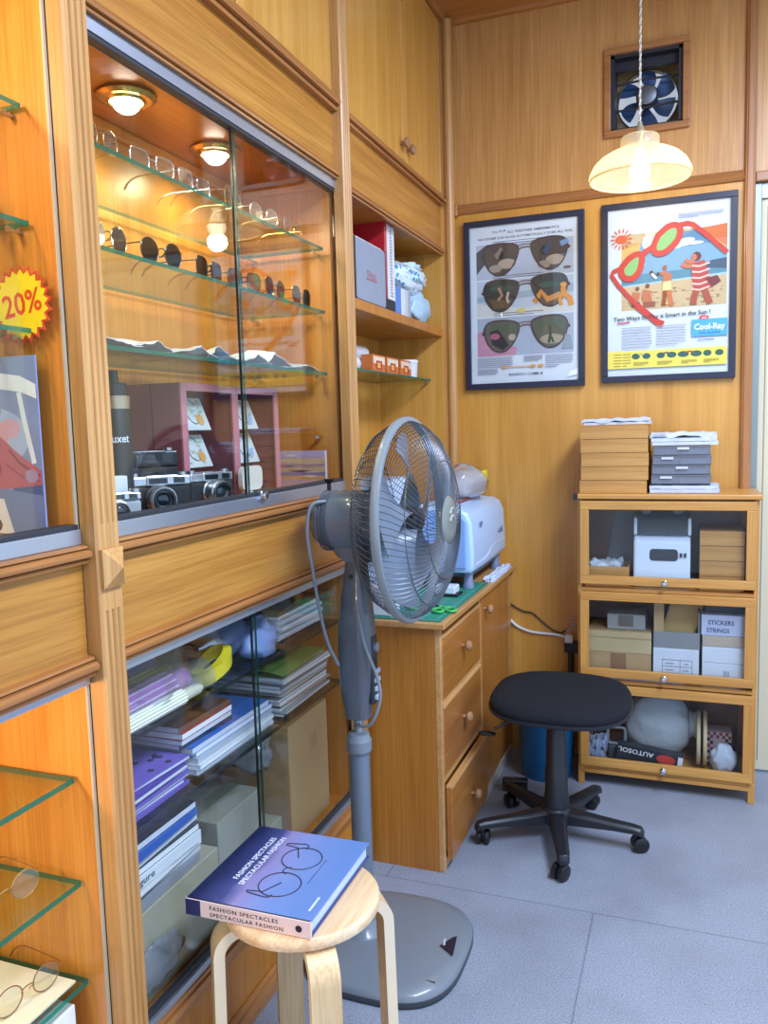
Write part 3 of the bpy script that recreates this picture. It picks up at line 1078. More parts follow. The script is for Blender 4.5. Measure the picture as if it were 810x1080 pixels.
    A.ell(.665, .053, .009, .007, '#2d3048')
    A.poly([(.90, .02), (.99, .035), (.99, .07), (.92, .055)], '#dfe6d9')


poster('framed_poster', 'framed print of three pairs of aviator sunglasses, the poster nearer the corner niche', -.858, -.387, 1.490, 2.150, paint_aviators)


def paint_beach(pm, M, w, h, mats):
    A = Art(pm, M, w, h, mats)
    x0, x1, y0, y1 = .115, .975, .395, .85
    A.rect(x0, x1, y0, y1, '#cdb089')
    A.poly([(x0, .78), (x1, .86), (x1, .70), (x0, .70)], '#e3a24a')
    A.poly([(.75, .845), (x1, .86), (x1, .73)], '#d9703a')
    A.poly([(x0, .76), (.30, .80), (.25, .70), (x0, .66)], '#e8b45a')
    A.poly([(.28, .80), (.72, .84), (x1, .72), (x1, .62), (x0, .60), (x0, .66), (.25, .70)], '#7ea3bf')
    A.poly([(.40, .83), (.74, .84), (.90, .76), (.50, .74)], '#5f87ac')
    for cx, cy, rx, ry in ((.60, .765, .09, .022), (.66, .785, .06, .02), (.72, .765, .07, .014), (.22, .665, .10, .012), (.55, .75, .06, .012)):
        A.ell(cx, cy, rx, ry, '#e8e6dd')
    A.poly([(.75, .62), (.85, .655), (x1, .665), (x1, .60), (.75, .59)], '#3d4a66')
    A.poly([(x0, .605), (.75, .618), (x1, .60), (x1, .555), (x0, .52)], '#53859c')
    A.poly([(x0, .545), (x1, .58), (x1, .565), (x0, .53)], '#a9c3c8')
    A.poly([(x0, .535), (x1, .568), (x1, .40), (x0, .395)], '#cfae7f')
    for i in range(60):
        a = x0 + .02 + random.random() * (x1 - x0 - .05)
        b_ = .40 + random.random() * .12
        A.ell(a, b_, .008 + .012 * random.random(), .004, random.choice(('#8f6b46', '#a67f55', '#b58f62')), 8)
    sk = '#b8683c'
    A.line([(.20, .43), (.235, .47), (.245, .50)], .034, sk)
    A.ell(.25, .522, .018, .018, '#7a3c28')
    A.line([(.20, .43), (.27, .425)], .026, '#7a3a2c')
    A.line([(.34, .43), (.325, .48), (.335, .51)], .038, sk)
    A.ell(.335, .535, .019, .020, '#7a3c28')
    A.line([(.30, .425), (.40, .425)], .022, '#8e4a30')
    A.line([(.50, .60), (.495, .54)], .036, sk)
    A.line([(.44, .60), (.50, .605)], .014, sk)
    A.ell(.478, .635, .018, .022, '#9a5534')
    A.poly([(.465, .55), (.53, .555), (.53, .50), (.46, .50)], '#e2cf86')
    A.line([(.48, .50), (.475, .45), (.465, .41)], .018, sk)
    A.line([(.51, .50), (.525, .45), (.535, .405)], .018, sk)
    A.line([(.36, .62), (.40, .585), (.43, .605)], .013, '#4a2a22')
    A.line([(.37, .605), (.41, .575)], .010, '#efe0cf')
    pk = '#a8433f'
    A.ell(.735, .685, .036, .036, '#5d2f2c')
    A.ell(.715, .68, .022, .026, '#b8684a')
    A.poly([(.69, .645), (.80, .66), (.83, .58), (.87, .50), (.72, .475), (.70, .56)], pk)
    for yy in (.635, .60, .565, .53, .497):
        A.line([(.70, yy - .004), (.76, yy - .010), (.84, yy + .006)], .007, '#e3b9a4')
    A.line([(.70, .63), (.65, .63), (.615, .645)], .018, '#b8684a')
    A.line([(.72, .655), (.67, .655), (.645, .67)], .015, '#b8684a')
    A.poly([(.80, .55), (.90, .565), (.93, .53), (.86, .50)], '#6a3030')
    A.line([(.735, .485), (.715, .44), (.71, .405)], .026, '#9a4a34')
    A.line([(.80, .49), (.825, .44), (.845, .405)], .026, '#9a4a34')
    A.ell(.115, .825, .05, .036, '#d8582c')
    for i in range(14):
        a = 2 * math.pi * i / 14
        A.line([(.115 + .055 * math.cos(a), .825 + .038 * math.sin(a)), (.115 + .09 * math.cos(a), .825 + .063 * math.sin(a))], .005, '#d8582c')
    red = '#b8382c'
    gl = [(.17, .70), (.23, .725), (.28, .72), (.285, .68), (.26, .62), (.20, .585), (.13, .60), (.115, .65)]
    gl2 = [(.42, .825), (.50, .87), (.57, .875), (.60, .84), (.57, .78), (.48, .725), (.40, .725), (.385, .77)]
    for g in (gl, gl2):
        P = [(p.x, p.y) for p in spline([(q[0], q[1], 0) for q in g + g[:1]], 4)[:-1]]
        A.poly(P, '#7fae6a')
        A.line(P, .026, red, True)
    A.line([(.28, .715), (.33, .745), (.385, .765)], .024, red)
    A.line([(.115, .655), (.045, .635), (.03, .615), (.09, .55), (.25, .42), (.42, .315), (.47, .30)], .018, red)
    A.line([(.25, .42), (.42, .315), (.47, .30)], .027, red)
    A.line([(.595, .875), (.66, .88), (.70, .87), (.80, .81), (.975, .69)], .020, red)
    A.text('Two Ways to Play it Smart in the Sun !', .05, .335, .034, '#2a2230', width=.80, rot=.02)
    A.line([(.08, .322), (.13, .322), (.19, .326)], .005, '#c23a30')
    A.rect(.70, .985, .215, .315, '#4aa0cf')
    A.text('Cool-Ray', .722, .255, .048, '#f2f4f8', width=.245)
    A.text('SUN GLASSES', .76, .227, .018, '#1d3f73', width=.17)
    A.ell(.80, .325, .04, .018, '#cf3a35')
    A.text('AO', .78, .318, .016, '#f0e8e8', width=.04)
    A.lines(.12, .38, .17, .29, 8)
    A.lines(.41, .66, .18, .29, 8)
    A.lines(.75, .95, .193, .195, 1, '#44485c')
    A.rect(0, .985, .045, .15, '#dfcf57')
    for x, s in ((.24, .035), (.33, .035), (.45, .035), (.54, .04), (.635, .046), (.74, .046), (.83, .034), (.925, .034)):
        A.ell(x, .115, s, .026, '#2d5a50')
    for xa, xb, cc in ((.24, .33, '#b8a878'), (.45, .54, '#5d4a40'), (.635, .74, '#a0402f')):
        A.line([(xa + .02, .125), ((xa + xb) / 2, .13), (xb - .02, .125)], .007, cc)
    for x in (.05, .13):
        A.lines(x, x + .07, .06, .13, 5, '#8d7d38')
    for x in (.22, .42, .62, .80):
        A.lines(x, x + .13, .062, .078, 3, '#a89a48')
    A.lines(.58, .95, .915, .935, 3, '#8f93a6')


poster('framed_poster', 'framed beach advertisement with big red spectacles, the poster nearer the white door', -.324, .147, 1.495, 2.154, paint_beach)

# ================================================================== PEDESTAL FAN
FANG = mat('#6f777f', .32, coat=.3, var=.02)
FAND = mat('#575d64', .3, coat=.4, var=.02)
FANL = mat('#8f979d', .35, var=.02)
WIRE = mat('#5c626a', .35, .5, var=0)
PX, PY = -.786, 1.85
FN = thing('pedestal_fan', 'grey pedestal fan with round wire guard standing before the drawer desk', 'fan', (PX, PY, 0))


def ring2(pts, z):
    return [(p[0], p[1], z) for p in pts]


def base_ring(k, z, e=3.0):
    return ring2(superell(-.715, 1.855, .2 * k, .212 * k, e, 56), z)


bs = MB().loft([base_ring(.97, 0), base_ring(1.0, .004), base_ring(1.0, .018)], 1)
bs.loft([base_ring(.995, .018), base_ring(.985, .026), base_ring(.95, .034), base_ring(.80, .042), base_ring(.5, .048), base_ring(.2, .050)])
bo = obj('base', bs, [FANG, mat('#3f444a', .4)], FN, smooth=True, angle=60)
obj('pole_socket', MB().lathe([(.060, .044), (.052, .056), (.040, .064), (.032, .082), (.0, .082)], 32, Matrix.Translation((PX, PY, 0))), FANG, bo, smooth=True)
gm = MB()
gm.tube([(-.88, 1.705, .0375), (-.78, 1.712, .0412), (-.65, 1.716, .0412), (-.555, 1.72, .0375)], .0016, 6)
obj('seam', gm, BLKPL, bo)
tri = MB().prism([(-.052, -.028), (.030, -.030), (.0, .034)], 'z', 0, .0012, 0, Matrix.Translation((-.575, 1.865, .0425)) @ Matrix.Rotation(R(100), 4, 'Z') @ Matrix.Rotation(R(3), 4, 'Y'))
tri.text('Panasonic', Matrix.Translation((-.567, 1.84, .0445)) @ Matrix.Rotation(R(100), 4, 'Z'), .010, 1)
obj('badge', tri, [mat('#1b1d2c', .3), PAPER], bo, label='dark triangular sticker')
obj('lower_pole', MB().lathe([(.0265, .06), (.0265, .535), (0, .535)], 28, Matrix.Translation((PX, PY, 0))), mat('#6d7885', .35, .2, var=.02), FN, smooth=True)
obj('collar', MB().lathe([(.0, .528), (.030, .528), (.033, .534), (.033, .560), (.030, .565), (.026, .578), (.016, .582), (0, .582)], 48, Matrix.Translation((PX, PY, 0)), ribd=.03), FANG, FN, smooth=True, angle=25)
obj('upper_pole', MB().lathe([(.013, .57), (.013, .64)], 20, Matrix.Translation((PX, PY, 0))), mat('#aeb4ba', .22, .9, var=0), FN, smooth=True)


def sect(z, cx, hx, hy):
    return [(p[0], p[1], z) for p in superell(PX + cx, PY, hx, hy, 3.2, 36)]


hz = MB().loft([sect(.620, .002, .030, .030), sect(.650, .002, .034, .033), sect(.70, .003, .042, .038), sect(.78, .004, .046, .041), sect(.86, .004, .044, .040), sect(.93, .006, .036, .034), sect(1.0, .008, .027, .027), sect(1.045, .010, .025, .026)])
cb = obj('control_box', hz, FAND, FN, smooth=True, angle=60)
pn = MB().loft([[(PX + .004 + .047 * k, PY - .016 + .03 * q, z) for (k, q) in ((.86, -.1), (1.03, 0), (1.03, 1), (.86, 1.1))] for z in (.665, .70, .78, .83)])
pn = MB()
pn.box(PX + .040, PX + .0515, PY - .018, PY + .018, .660, .835)
obj('switch_panel', pn, mat('#2b3036', .3), cb, bevel=.004)
for i in range(4):
    obj('button', MB().box(PX + .0515, PX + .060, PY - .014, PY + .014, .672 + .022 * i, .684 + .022 * i), mat('#aab6c4', .35), cb, bevel=.002)
obj('timer_knob', MB().lathe([(.012, 0), (.012, .008), (0, .009)], 20, axis_m((PX + .0505, PY, .805), (1, 0, 0))), mat('#7d858d', .35), cb, smooth=True)
obj('pivot_screw', MB().lathe([(.007, 0), (.006, .004), (0, .004)], 16, axis_m((PX + .004, PY - .0262, .985), (0, -1, 0))), BLKPL, cb, smooth=True)
# head, facing +x and tilted back by about one degree
HM = Matrix.Translation((-.632, PY, 1.126)) @ Matrix.Rotation(R(-1.2), 4, 'Y') @ Matrix.Rotation(R(90), 4, 'Y')  # local z -> +x
# local coordinates: z forward, x down, y sideways
mo = MB().lathe([(0, -.255), (.030, -.254), (.052, -.246), (.064, -.230), (.072, -.20), (.075, -.16), (.075, -.108), (.072, -.098), (0, -.098)], 40, HM)
moo = obj('motor_housing', mo, FANG, FN, smooth=True, angle=50)
jw = MB().loft([[(-.775 + a, PY + b, z) for a, b in ((-.055, -.03), (.055, -.03), (.055, .03), (-.055, .03))] for z in (1.035, 1.07)])
obj('tilt_bracket', MB().loft([[(p[0], p[1], z) for p in superell(-.768 + d, PY, hx, .034, 3, 28)] for z, hx, d in ((1.022, .036, .0), (1.035, .058, .0), (1.060, .072, -.004), (1.085, .074, -.006))]), FANG, moo, smooth=True, angle=60)
obj('oscillation_knob', MB().lathe([(.005, 0), (.005, .018), (.011, .024), (.013, .030), (0, .030)], 18, Matrix.Translation((-.845, PY, 1.196))), BLACK, moo, smooth=True)
vent = MB()
for i in range(4):
    vent.lathe_open([(.0735 - .0004 * i, -.222 + .008 * i), (.0765 - .0002 * i, -.220 + .008 * i), (.0765, -.219 + .008 * i), (.073, -.2175 + .008 * i)], 40, HM)
obj('vent_rib', vent, FAND, moo, smooth=True)
RG = .240


def guard(prof, n, twist, r, ringlist, name, hubr):
    g = MB()
    for i in range(n):
        a0 = 2 * math.pi * i / n
        pts = []
        for (rr, z) in prof:
            a = a0 + twist * (1 - (rr - hubr) / (RG - hubr))
            pts.append(HM @ Vector((rr * math.cos(a), rr * math.sin(a), z)))
        g.tube(pts, r, 4)
    for (rr, z, rad) in ringlist:
        g.tube([HM @ Vector((rr * math.cos(2 * math.pi * k / 72), rr * math.sin(2 * math.pi * k / 72), z)) for k in range(72)], rad, 6, closed=True)
    return obj(name, g, WIRE, FN, smooth=True)


fg = guard([(.058, .096), (.09, .094), (.13, .088), (.17, .076), (.205, .056), (.228, .032), (.238, .008)], 96, .55, .00105, [(.14, .086, .0012), (.205, .056, .0014)], 'front_guard', .058)
bg = obj('badge', MB().lathe([(0, .104), (.034, .104), (.050, .101), (.060, .094), (.060, .088), (0, .088)], 36, HM), mat('#7d857f', .3, .3), fg, smooth=True, angle=50)
bb = MB()
for xx in (-.016, .002):
    bb.tube([HM @ Vector((xx - .012 * math.sin(i * .7), -.020 + .010 * i, .1042)) for i in range(5)], .0028, 6)
obj('emblem', bb, mat('#b9c0bf', .3, .4), bg, smooth=True)
rg = guard([(.066, -.100), (.10, -.100), (.14, -.096), (.18, -.084), (.212, -.060), (.231, -.030), (.238, -.006)], 92, -.5, .0011, [(.066, -.1, .002), (.15, -.094, .0014), (.212, -.06, .0014)], 'rear_guard', .066)
obj('guard_rim', MB().lathe_open([(.236, -.009), (.246, -.009), (.248, -.004), (.248, .006), (.246, .010), (.236, .010), (.234, 0), (.236, -.009)], 96, HM), mat('#7b858c', .32, coat=.2), FN, smooth=True, angle=50)
hub = obj('hub', MB().lathe([(0, .030), (.018, .030), (.030, .024), (.034, .010), (.034, -.03), (.02, -.045), (0, -.045)], 28, HM), mat('#2e3338', .3), FN, smooth=True)
BLM = mat('#6d7a8b', .3, coat=.2)
for k in range(5):
    a0 = 2 * math.pi * k / 5 + .2
    b = MB()

    def fb(u, v, a0=a0):
        r = .032 + .178 * u
        w = .40 + .62 * math.sin(min(1, u * 1.05) * math.pi * .62)
        a = a0 + (v - .5) * w + .55 * u
        return (r * math.cos(a), r * math.sin(a), -.005 + .030 * (v - .5) * 2 * (1 - .35 * u))
    b.sheet(10, 8, fb, .002, 0, HM)
    obj('blade', b, BLM, hub, smooth=True)
cdm = MB().tube(spline([(-.83, PY - .055, 1.175), (-.860, PY - .075, 1.165), (-.873, PY - .076, 1.10), (-.868, PY - .062, 1.0), (-.855, PY - .058, .90), (-.838, PY - .053, .82), (-.815, PY - .045, .765)], 8), .0042, 8)
cdm.tube(spline([(-.762, PY - .038, .90), (-.745, PY - .042, .82), (-.715, PY - .04, .74), (-.712, PY - .035, .68), (-.74, PY - .03, .615), (-.785, PY - .012, .600)], 8), .0042, 8)
obj('cable', cdm, mat('#7d858c', .4), FN, smooth=True)

# ================================================================== STOOL AND BOOK
ST = thing('round_stool', 'round birch stool with bent plywood legs standing before the cabinet, book on top', 'stool', (-.702, 1.345, 0))
sc = (-.702, 1.345)
obj('seat', MB().lathe([(0, .424), (.144, .424), (.150, .428), (.152, .436), (.151, .444), (.146, .449), (0, .450)], 64, Matrix.Translation((sc[0], sc[1], 0))), WBIRCH, ST, smooth=True, angle=40)
for th in (-51, 39, 129, 219):
    m = MB()
    rr = .178
    prof_o, prof_i = [], []
    t_ = .021
    for a in [i * 9 for i in range(11)]:
        ca, sa = math.cos(R(a)), math.sin(R(a))
        prof_o.append((rr - .055 + .055 * sa, .4235 - .055 + .055 * ca))
        prof_i.append((rr - .055 + (.055 - t_) * sa, .4235 - .055 + (.055 - t_) * ca))
    prof = [(.085, .4235)] + prof_o + [(rr + .006, 0), (rr + .006 - t_, 0)] + prof_i[::-1] + [(.085, .4235 - t_)]
    n = len(prof)
    M_ = Matrix.Translation((sc[0], sc[1], 0)) @ Matrix.Rotation(R(th), 4, 'Z')
    vs = [(p[0], -.0275, p[1]) for p in prof] + [(p[0], .0275, p[1]) for p in prof]
    fs = []
    k = len(prof_o) + 1
    # side faces built as quads between outer and inner edge
    outer = list(range(0, k + 1))
    inner = [n - 1 - i for i in range(0, k + 1)]
    mi = []
    for i in range(k):
        fs.append((outer[i], outer[i + 1], inner[i + 1], inner[i]))
        fs.append((n + outer[i], n + inner[i], n + inner[i + 1], n + outer[i + 1]))
        mi += [1, 1]
    for i in range(n):
        j = (i + 1) % n
        fs.append((i, n + i, n + j, j))
        mi.append(0)
    m.add(vs, fs, mi, M_)
    obj('leg', m, [WBIRCHZ, mat('#e6d3b3', .5)], ST, smooth=True, angle=30)

BK = thing('hardcover_book', 'thick blue hardcover book about spectacles lying on the round stool', 'book', (-.752, 1.363, .4505))
BM_ = Matrix.Translation((-.880, 1.216, .4505)) @ Matrix.Rotation(R(.6), 4, 'Z')


def cover_mat():
    m, nt, b, o = newmat('book_cover')
    N, L = nt.nodes.new, nt.links.new
    tc = N('ShaderNodeTexCoord')
    sp = N('ShaderNodeSeparateXYZ')
    L(tc.outputs['Object'], sp.inputs[0])
    mp = N('ShaderNodeMapRange')
    mp.inputs[1].default_value, mp.inputs[2].default_value = -.128, .128
    L(sp.outputs[0], mp.inputs[0])
    n = N('ShaderNodeTexNoise')
    n.inputs['Scale'].default_value = 9
    L(tc.outputs['Object'], n.inputs['Vector'])
    ad = N('ShaderNodeMath')
    ad.operation = 'MULTIPLY_ADD'
    ad.inputs[1].default_value = .22
    L(n.outputs['Fac'], ad.inputs[0])
    L(mp.outputs[0], ad.inputs[2])
    r = N('ShaderNodeValToRGB')
    e = r.color_ramp.elements
    e[0].position, e[0].color = .14, c('#1b2048')
    e[1].position, e[1].color = .36, c('#3c4279')
    for p, h_ in ((.46, '#8f86b4'), (.62, '#7f8cc0'), (.78, '#6d86bd'), (1.0, '#5f7fb8')):
        x = r.color_ramp.elements.new(p)
        x.color = c(h_)
    L(ad.outputs[0], r.inputs[0])
    L(r.outputs[0], b.inputs['Base Color'])
    b.inputs['Roughness'].default_value = .28
    b.inputs['Coat Weight'].default_value = .3
    return m


bw, bd, bh = .258, .290, .031
cv = MB().box(0, bw, 0, bd, 0, .0025, 1, BM_).box(0, bw, 0, bd, bh - .0025, bh, 0, BM_)
obj('cover', cv, [cover_mat(), mat('#38406e', .4)], BK, bevel=.0008)
obj('pages', MB().box(.004, bw - .006, .004, bd - .005, .0025, bh - .0025, 0, BM_), mat('#b9c9e2', .7, bump=.0), BK)
sp = MB().box(0, bw, -.002, .004, 0, bh, 0, BM_)
SM = BM_ @ frame_m((0, -.0023, 0), (1, 0, 0), (0, 0, 1))
sp.text('FASHION SPECTACLES', SM @ Matrix.Translation((.052, .0175, 0)), .0105, 1, width=.142, cs=1.15)
sp.text('SPECTACULAR FASHION', SM @ Matrix.Translation((.052, .0045, 0)), .0105, 1, width=.152, cs=1.15)
sp.lathe([(0, 0), (.0065, 0), (.0065, .0003), (0, .0003)], 20, SM @ Matrix.Translation((.235, .0155, 0)), 1)
sp.box(.0, .032, -.0024, -.002, 0, bh, 2, BM_)
obj('spine', sp, [mat('#d9c3c0', .4, var=.03), mat('#1d1f2e', .4, var=0), mat('#2a2f5c', .4)], BK, bevel=.0)
TP = MB()
TM = BM_ @ Matrix.Translation((0, 0, bh + .0003)) @ frame_m((0, 0, 0), (0, 1, 0), (-1, 0, 0))
for x_, y_, t_, w_ in ((.085, -.062, 'FASHION SPECTACLES', .165), (.070, -.082, 'SPECTACULAR FASHION', .186)):
    obj('title_lettering', MB().text(t_, TM @ Matrix.Translation((x_, y_, 0)), .0165, 0, width=w_), mat('#e9eaf2', .5, var=0), BK)
obj('author_line', TP.box(.03, .075, -.243, -.239, 0, .0002, 0, TM), mat('#c9cfe6', .5, var=0), BK)
GP = MB()


def on_cover(x, y):
    return BM_ @ Vector((x, y, bh + .0006))


for cy in (.092, .190):
    GP.tube([on_cover(.150 + .041 * math.cos(2 * math.pi * i / 48), cy + .041 * math.sin(2 * math.pi * i / 48)) for i in range(48)], .0011, 5, closed=True)
GP.tube([on_cover(*p) for p in ((.144, .128), (.134, .136), (.134, .146), (.144, .154))], .0011, 5)
GP.tube([on_cover(*p) for p in ((.152, .056), (.150, .047), (.140, .045), (.102, .050), (.098, .055), (.130, .060), (.150, .098))], .0011, 5)
GP.tube([on_cover(*p) for p in ((.144, .226), (.142, .240), (.134, .245), (.094, .236), (.094, .230), (.124, .226), (.142, .190))], .0011, 5)
GP.tube([on_cover(.200, .11), on_cover(.200, .20)], .0006, 4)
obj('spectacles_print', GP, mat('#2a2236', .5, var=0), BK)

# ================================================================== OFFICE STOOL
OS = thing('swivel_stool', 'black swivel stool on five castors, fabric seat without backrest', 'stool', (-.400, 2.575, 0))
ox, oy = -.400, 2.575
FAB = mat('#16181f', .9, bump=.25, bscale=500, var=.1, spec=.25)
seat_sec = [(.97, .448), (1.0, .452), (1.0, .458)]
so = obj('seat', MB().loft([ring2(superell(-.385, 2.575, .222 * k, .232 * k, 2.7, 64), z) for k, z in ((.965, .457), (.985, .462), (.98, .476), (.95, .487), (.85, .494), (.6, .497), (.3, .496))]), FAB, OS, smooth=True, angle=70)
obj('seat_shell', MB().loft([ring2(superell(-.385, 2.575, .222 * k, .232 * k, 2.7, 64), z) for k, z in ((.5, .425), (.85, .436), (.97, .446), (1.0, .452), (1.0, .459), (.96, .462))]), BLKPL, OS, smooth=True, angle=60)
obj('mechanism', MB().box(-.50, -.31, 2.50, 2.65, .395, .428), BLKPL, OS, bevel=.008)
obj('column', MB().lathe([(0, .40), (.030, .40), (.031, .33), (.033, .325), (.033, .24), (.036, .235), (.037, .15), (.040, .14), (.041, .085), (0, .085)][::-1], 28, Matrix.Translation((ox, oy, 0))), BLKPL, OS, smooth=True)
lv = MB().tube(spline([(-.47, 2.54, .41), (-.54, 2.51, .395), (-.585, 2.49, .372)], 5), .005, 8)
lv.loft([[(p[0] + x_, p[1] + y_, z) for p in [(0, 0)] for (x_, y_) in ((-.018, -.008), (.012, -.012), (.012, .012), (-.018, .012))] for z in (0, 1)]) if False else None
lv.ball((-.605, 2.482, .360), (.030, .014, .009), 14, 8)
obj('lever', lv, BLKPL, OS, smooth=True)
obj('base_hub', MB().lathe([(0, .050), (.045, .050), (.052, .06), (.052, .085), (.046, .105), (.042, .108), (0, .108)], 32, Matrix.Translation((ox, oy, 0))), BLKPL, OS, smooth=True, angle=50)
for th in (-77, -5, 67, 139, 211):
    M_ = Matrix.Translation((ox, oy, 0)) @ Matrix.Rotation(R(th), 4, 'Z')
    secs = []
    for (x, hw, z0, z1) in ((.035, .028, .055, .100), (.10, .025, .058, .094), (.18, .022, .062, .088), (.245, .020, .062, .084), (.268, .018, .056, .080), (.276, .012, .050, .068)):
        secs.append([(x, -hw, z0), (x, hw, z0), (x, hw, z1 - .008), (x, hw * .6, z1), (x, -hw * .6, z1), (x, -hw, z1 - .008)])
    lg = obj('base_leg', MB().loft(secs, 0, M_), BLKPL, OS, smooth=True, bevel=.002)
    cs_ = MB()
    cm_ = M_ @ Matrix.Translation((.252, 0, 0)) @ Matrix.Rotation(R(35 + th), 4, 'Z')
    for s in (-1, 1):
        cs_.lathe([(0, -.009), (.019, -.009), (.0245, -.006), (.0250, 0), (.0245, .006), (.019, .009), (0, .009)], 28, cm_ @ Matrix.Translation((.012, s * .0125, .025)) @ Matrix.Rotation(R(90), 4, 'X'))
    cs_.tube([cm_ @ Vector((0, 0, .03)), cm_ @ Vector((0, 0, .066))], .008, 10)
    cs_.box(-.004, .016, -.0035, .0035, .02, .052, 0, cm_)
    obj('castor', cs_, mat('#14161a', .35), lg, smooth=True)

# ================================================================== THREE-TIER SHELF CABINET
SB = thing('shelf_cabinet', 'three-tier bamboo shelf cabinet with flip-up glass doors against the back wall', 'cabinet', (-.08, 3.12, 0))
SX0, SX1, SF, SK = -.386, .222, 3.0, 3.255
for (a, b) in ((SX0 + .002, SX0 + .017), (SX1 - .017, SX1 - .002)):
    obj('side_panel', MB().box(a, b, SF + .004, SK, .045, 1.07), WSHELFZ, SB, bevel=.002)
for x in (SX0 + .002, SX1 - .024):
    for y in (SF, SK - .022):
        obj('leg', MB().box(x, x + .022, y, y + .022, 0, .072), WSHELFZ, SB, bevel=.002)
obj('top_board', MB().box(SX0 - .006, SX1 + .006, SF - .012, SK + .004, 1.072, 1.090), WSHELF, SB, bevel=.004)
obj('back_panel', MB().box(SX0 + .017, SX1 - .017, SK - .008, SK, .05, 1.07), WDARK, SB)
for z in (.072, .405, .748):
    obj('shelf_board', MB().box(SX0 + .017, SX1 - .017, SF + .004, SK - .008, z - .012, z), WSHELF, SB)
obj('base_rail', MB().box(SX0 + .017, SX1 - .017, SF - .002, SF + .014, .045, .060), WSHELF, SB, bevel=.002)
for (z0, z1) in ((.764, 1.066), (.420, .735), (.079, .390)):
    fr, x0, x1 = .031, SX0 + .012, SX1 - .012
    d = obj('flip_door', MB().box(x0, x1, SF - .014, SF + .002, z1 - fr, z1).box(x0, x1, SF - .014, SF + .002, z0, z0 + fr).box(x0, x0 + fr, SF - .014, SF + .002, z0 + fr, z1 - fr, 1).box(x1 - fr, x1, SF - .014, SF + .002, z0 + fr, z1 - fr, 1), [WSHELF, WSHELFZ], SB, bevel=.0015)
    obj('pane', MB().box(x0 + fr - .004, x1 - fr + .004, SF - .008, SF - .005, z0 + fr - .004, z1 - fr + .004), clear('#f6f8f8', .5), d)
    obj('knob', MB().lathe([(0, 0), (.010, 0), (.010, .003), (.005, .006), (.006, .012), (.0095, .016), (.010, .020), (.007, .024), (0, .025)], 20, axis_m((-.083, SF - .014, z0 + .012), (0, -1, 0))), CHROME, d, smooth=True)
obj('corner_cap', MB().box(SX0 - .012, SX0 + .004, SF - .016, SF + .01, 1.070, 1.092), BLKPL, SB, bevel=.002)

WBOX = wood('#b5813f', '#cb9b58', 'x', rough=.5, scale=1.4, coat=0)


def wooden_box(x0, x1, y0, y1, z, h, label, group, dx=0):
    t = thing('wooden_box', label, 'box', ((x0 + x1) / 2 + dx, (y0 + y1) / 2, z), group)
    x0, x1 = x0 + dx, x1 + dx
    obj('tray', MB().box(x0, x1, y0, y1, z, z + h * .62), WBOX, t)
    obj('lid', MB().box(x0, x1, y0, y1, z + h * .62 + .0002, z + h - .0018), WBOX, t)
    return t


ORD = ['bottom', 'second from bottom', 'middle', 'second from top', 'topmost']
z = 1.0906
for i, (h, dx) in enumerate(((.048, -.004), (.049, .001), (.049, .002), (.050, .0), (.049, -.001))):
    wooden_box(-.376, -.143, 3.03, 3.22, z, h, 'flat wooden box, %s of the five stacked on the shelf cabinet' % ORD[i], 'wooden boxes on the shelf cabinet', dx)
    z += h


def cloth(x0, x1, y0, y1, z, th, amp, seed, name, label, cat, m, group=None, fold=2, **kw):
    """folded cloth: stacked wavy layers"""
    mb = MB()
    lay = th / fold
    for k in range(fold):
        rnd = random.Random(seed * 31 + k)
        ox_, oy_ = rnd.uniform(-.006, .006), rnd.uniform(-.006, .006)

        def fn(u, v, k=k, ox_=ox_, oy_=oy_):
            p = Vector((u * 5 + seed, v * 5, k * 3.1))
            zz = z + lay * (k + 1) - .0005
            d = noise.noise(p)
            if k == fold - 1:
                zz += amp * max(-.4, d) * 1.0
            return (x0 + (x1 - x0) * u + ox_ + .006 * noise.noise(p * 1.7), y0 + (y1 - y0) * v + oy_ + .006 * noise.noise(p * 1.3 + Vector((9, 0, 0))), zz)
        mb.sheet(14, 12, fn, lay * .9)
    return solo(name, mb, m, label, cat, group, smooth=True, angle=70, **kw)


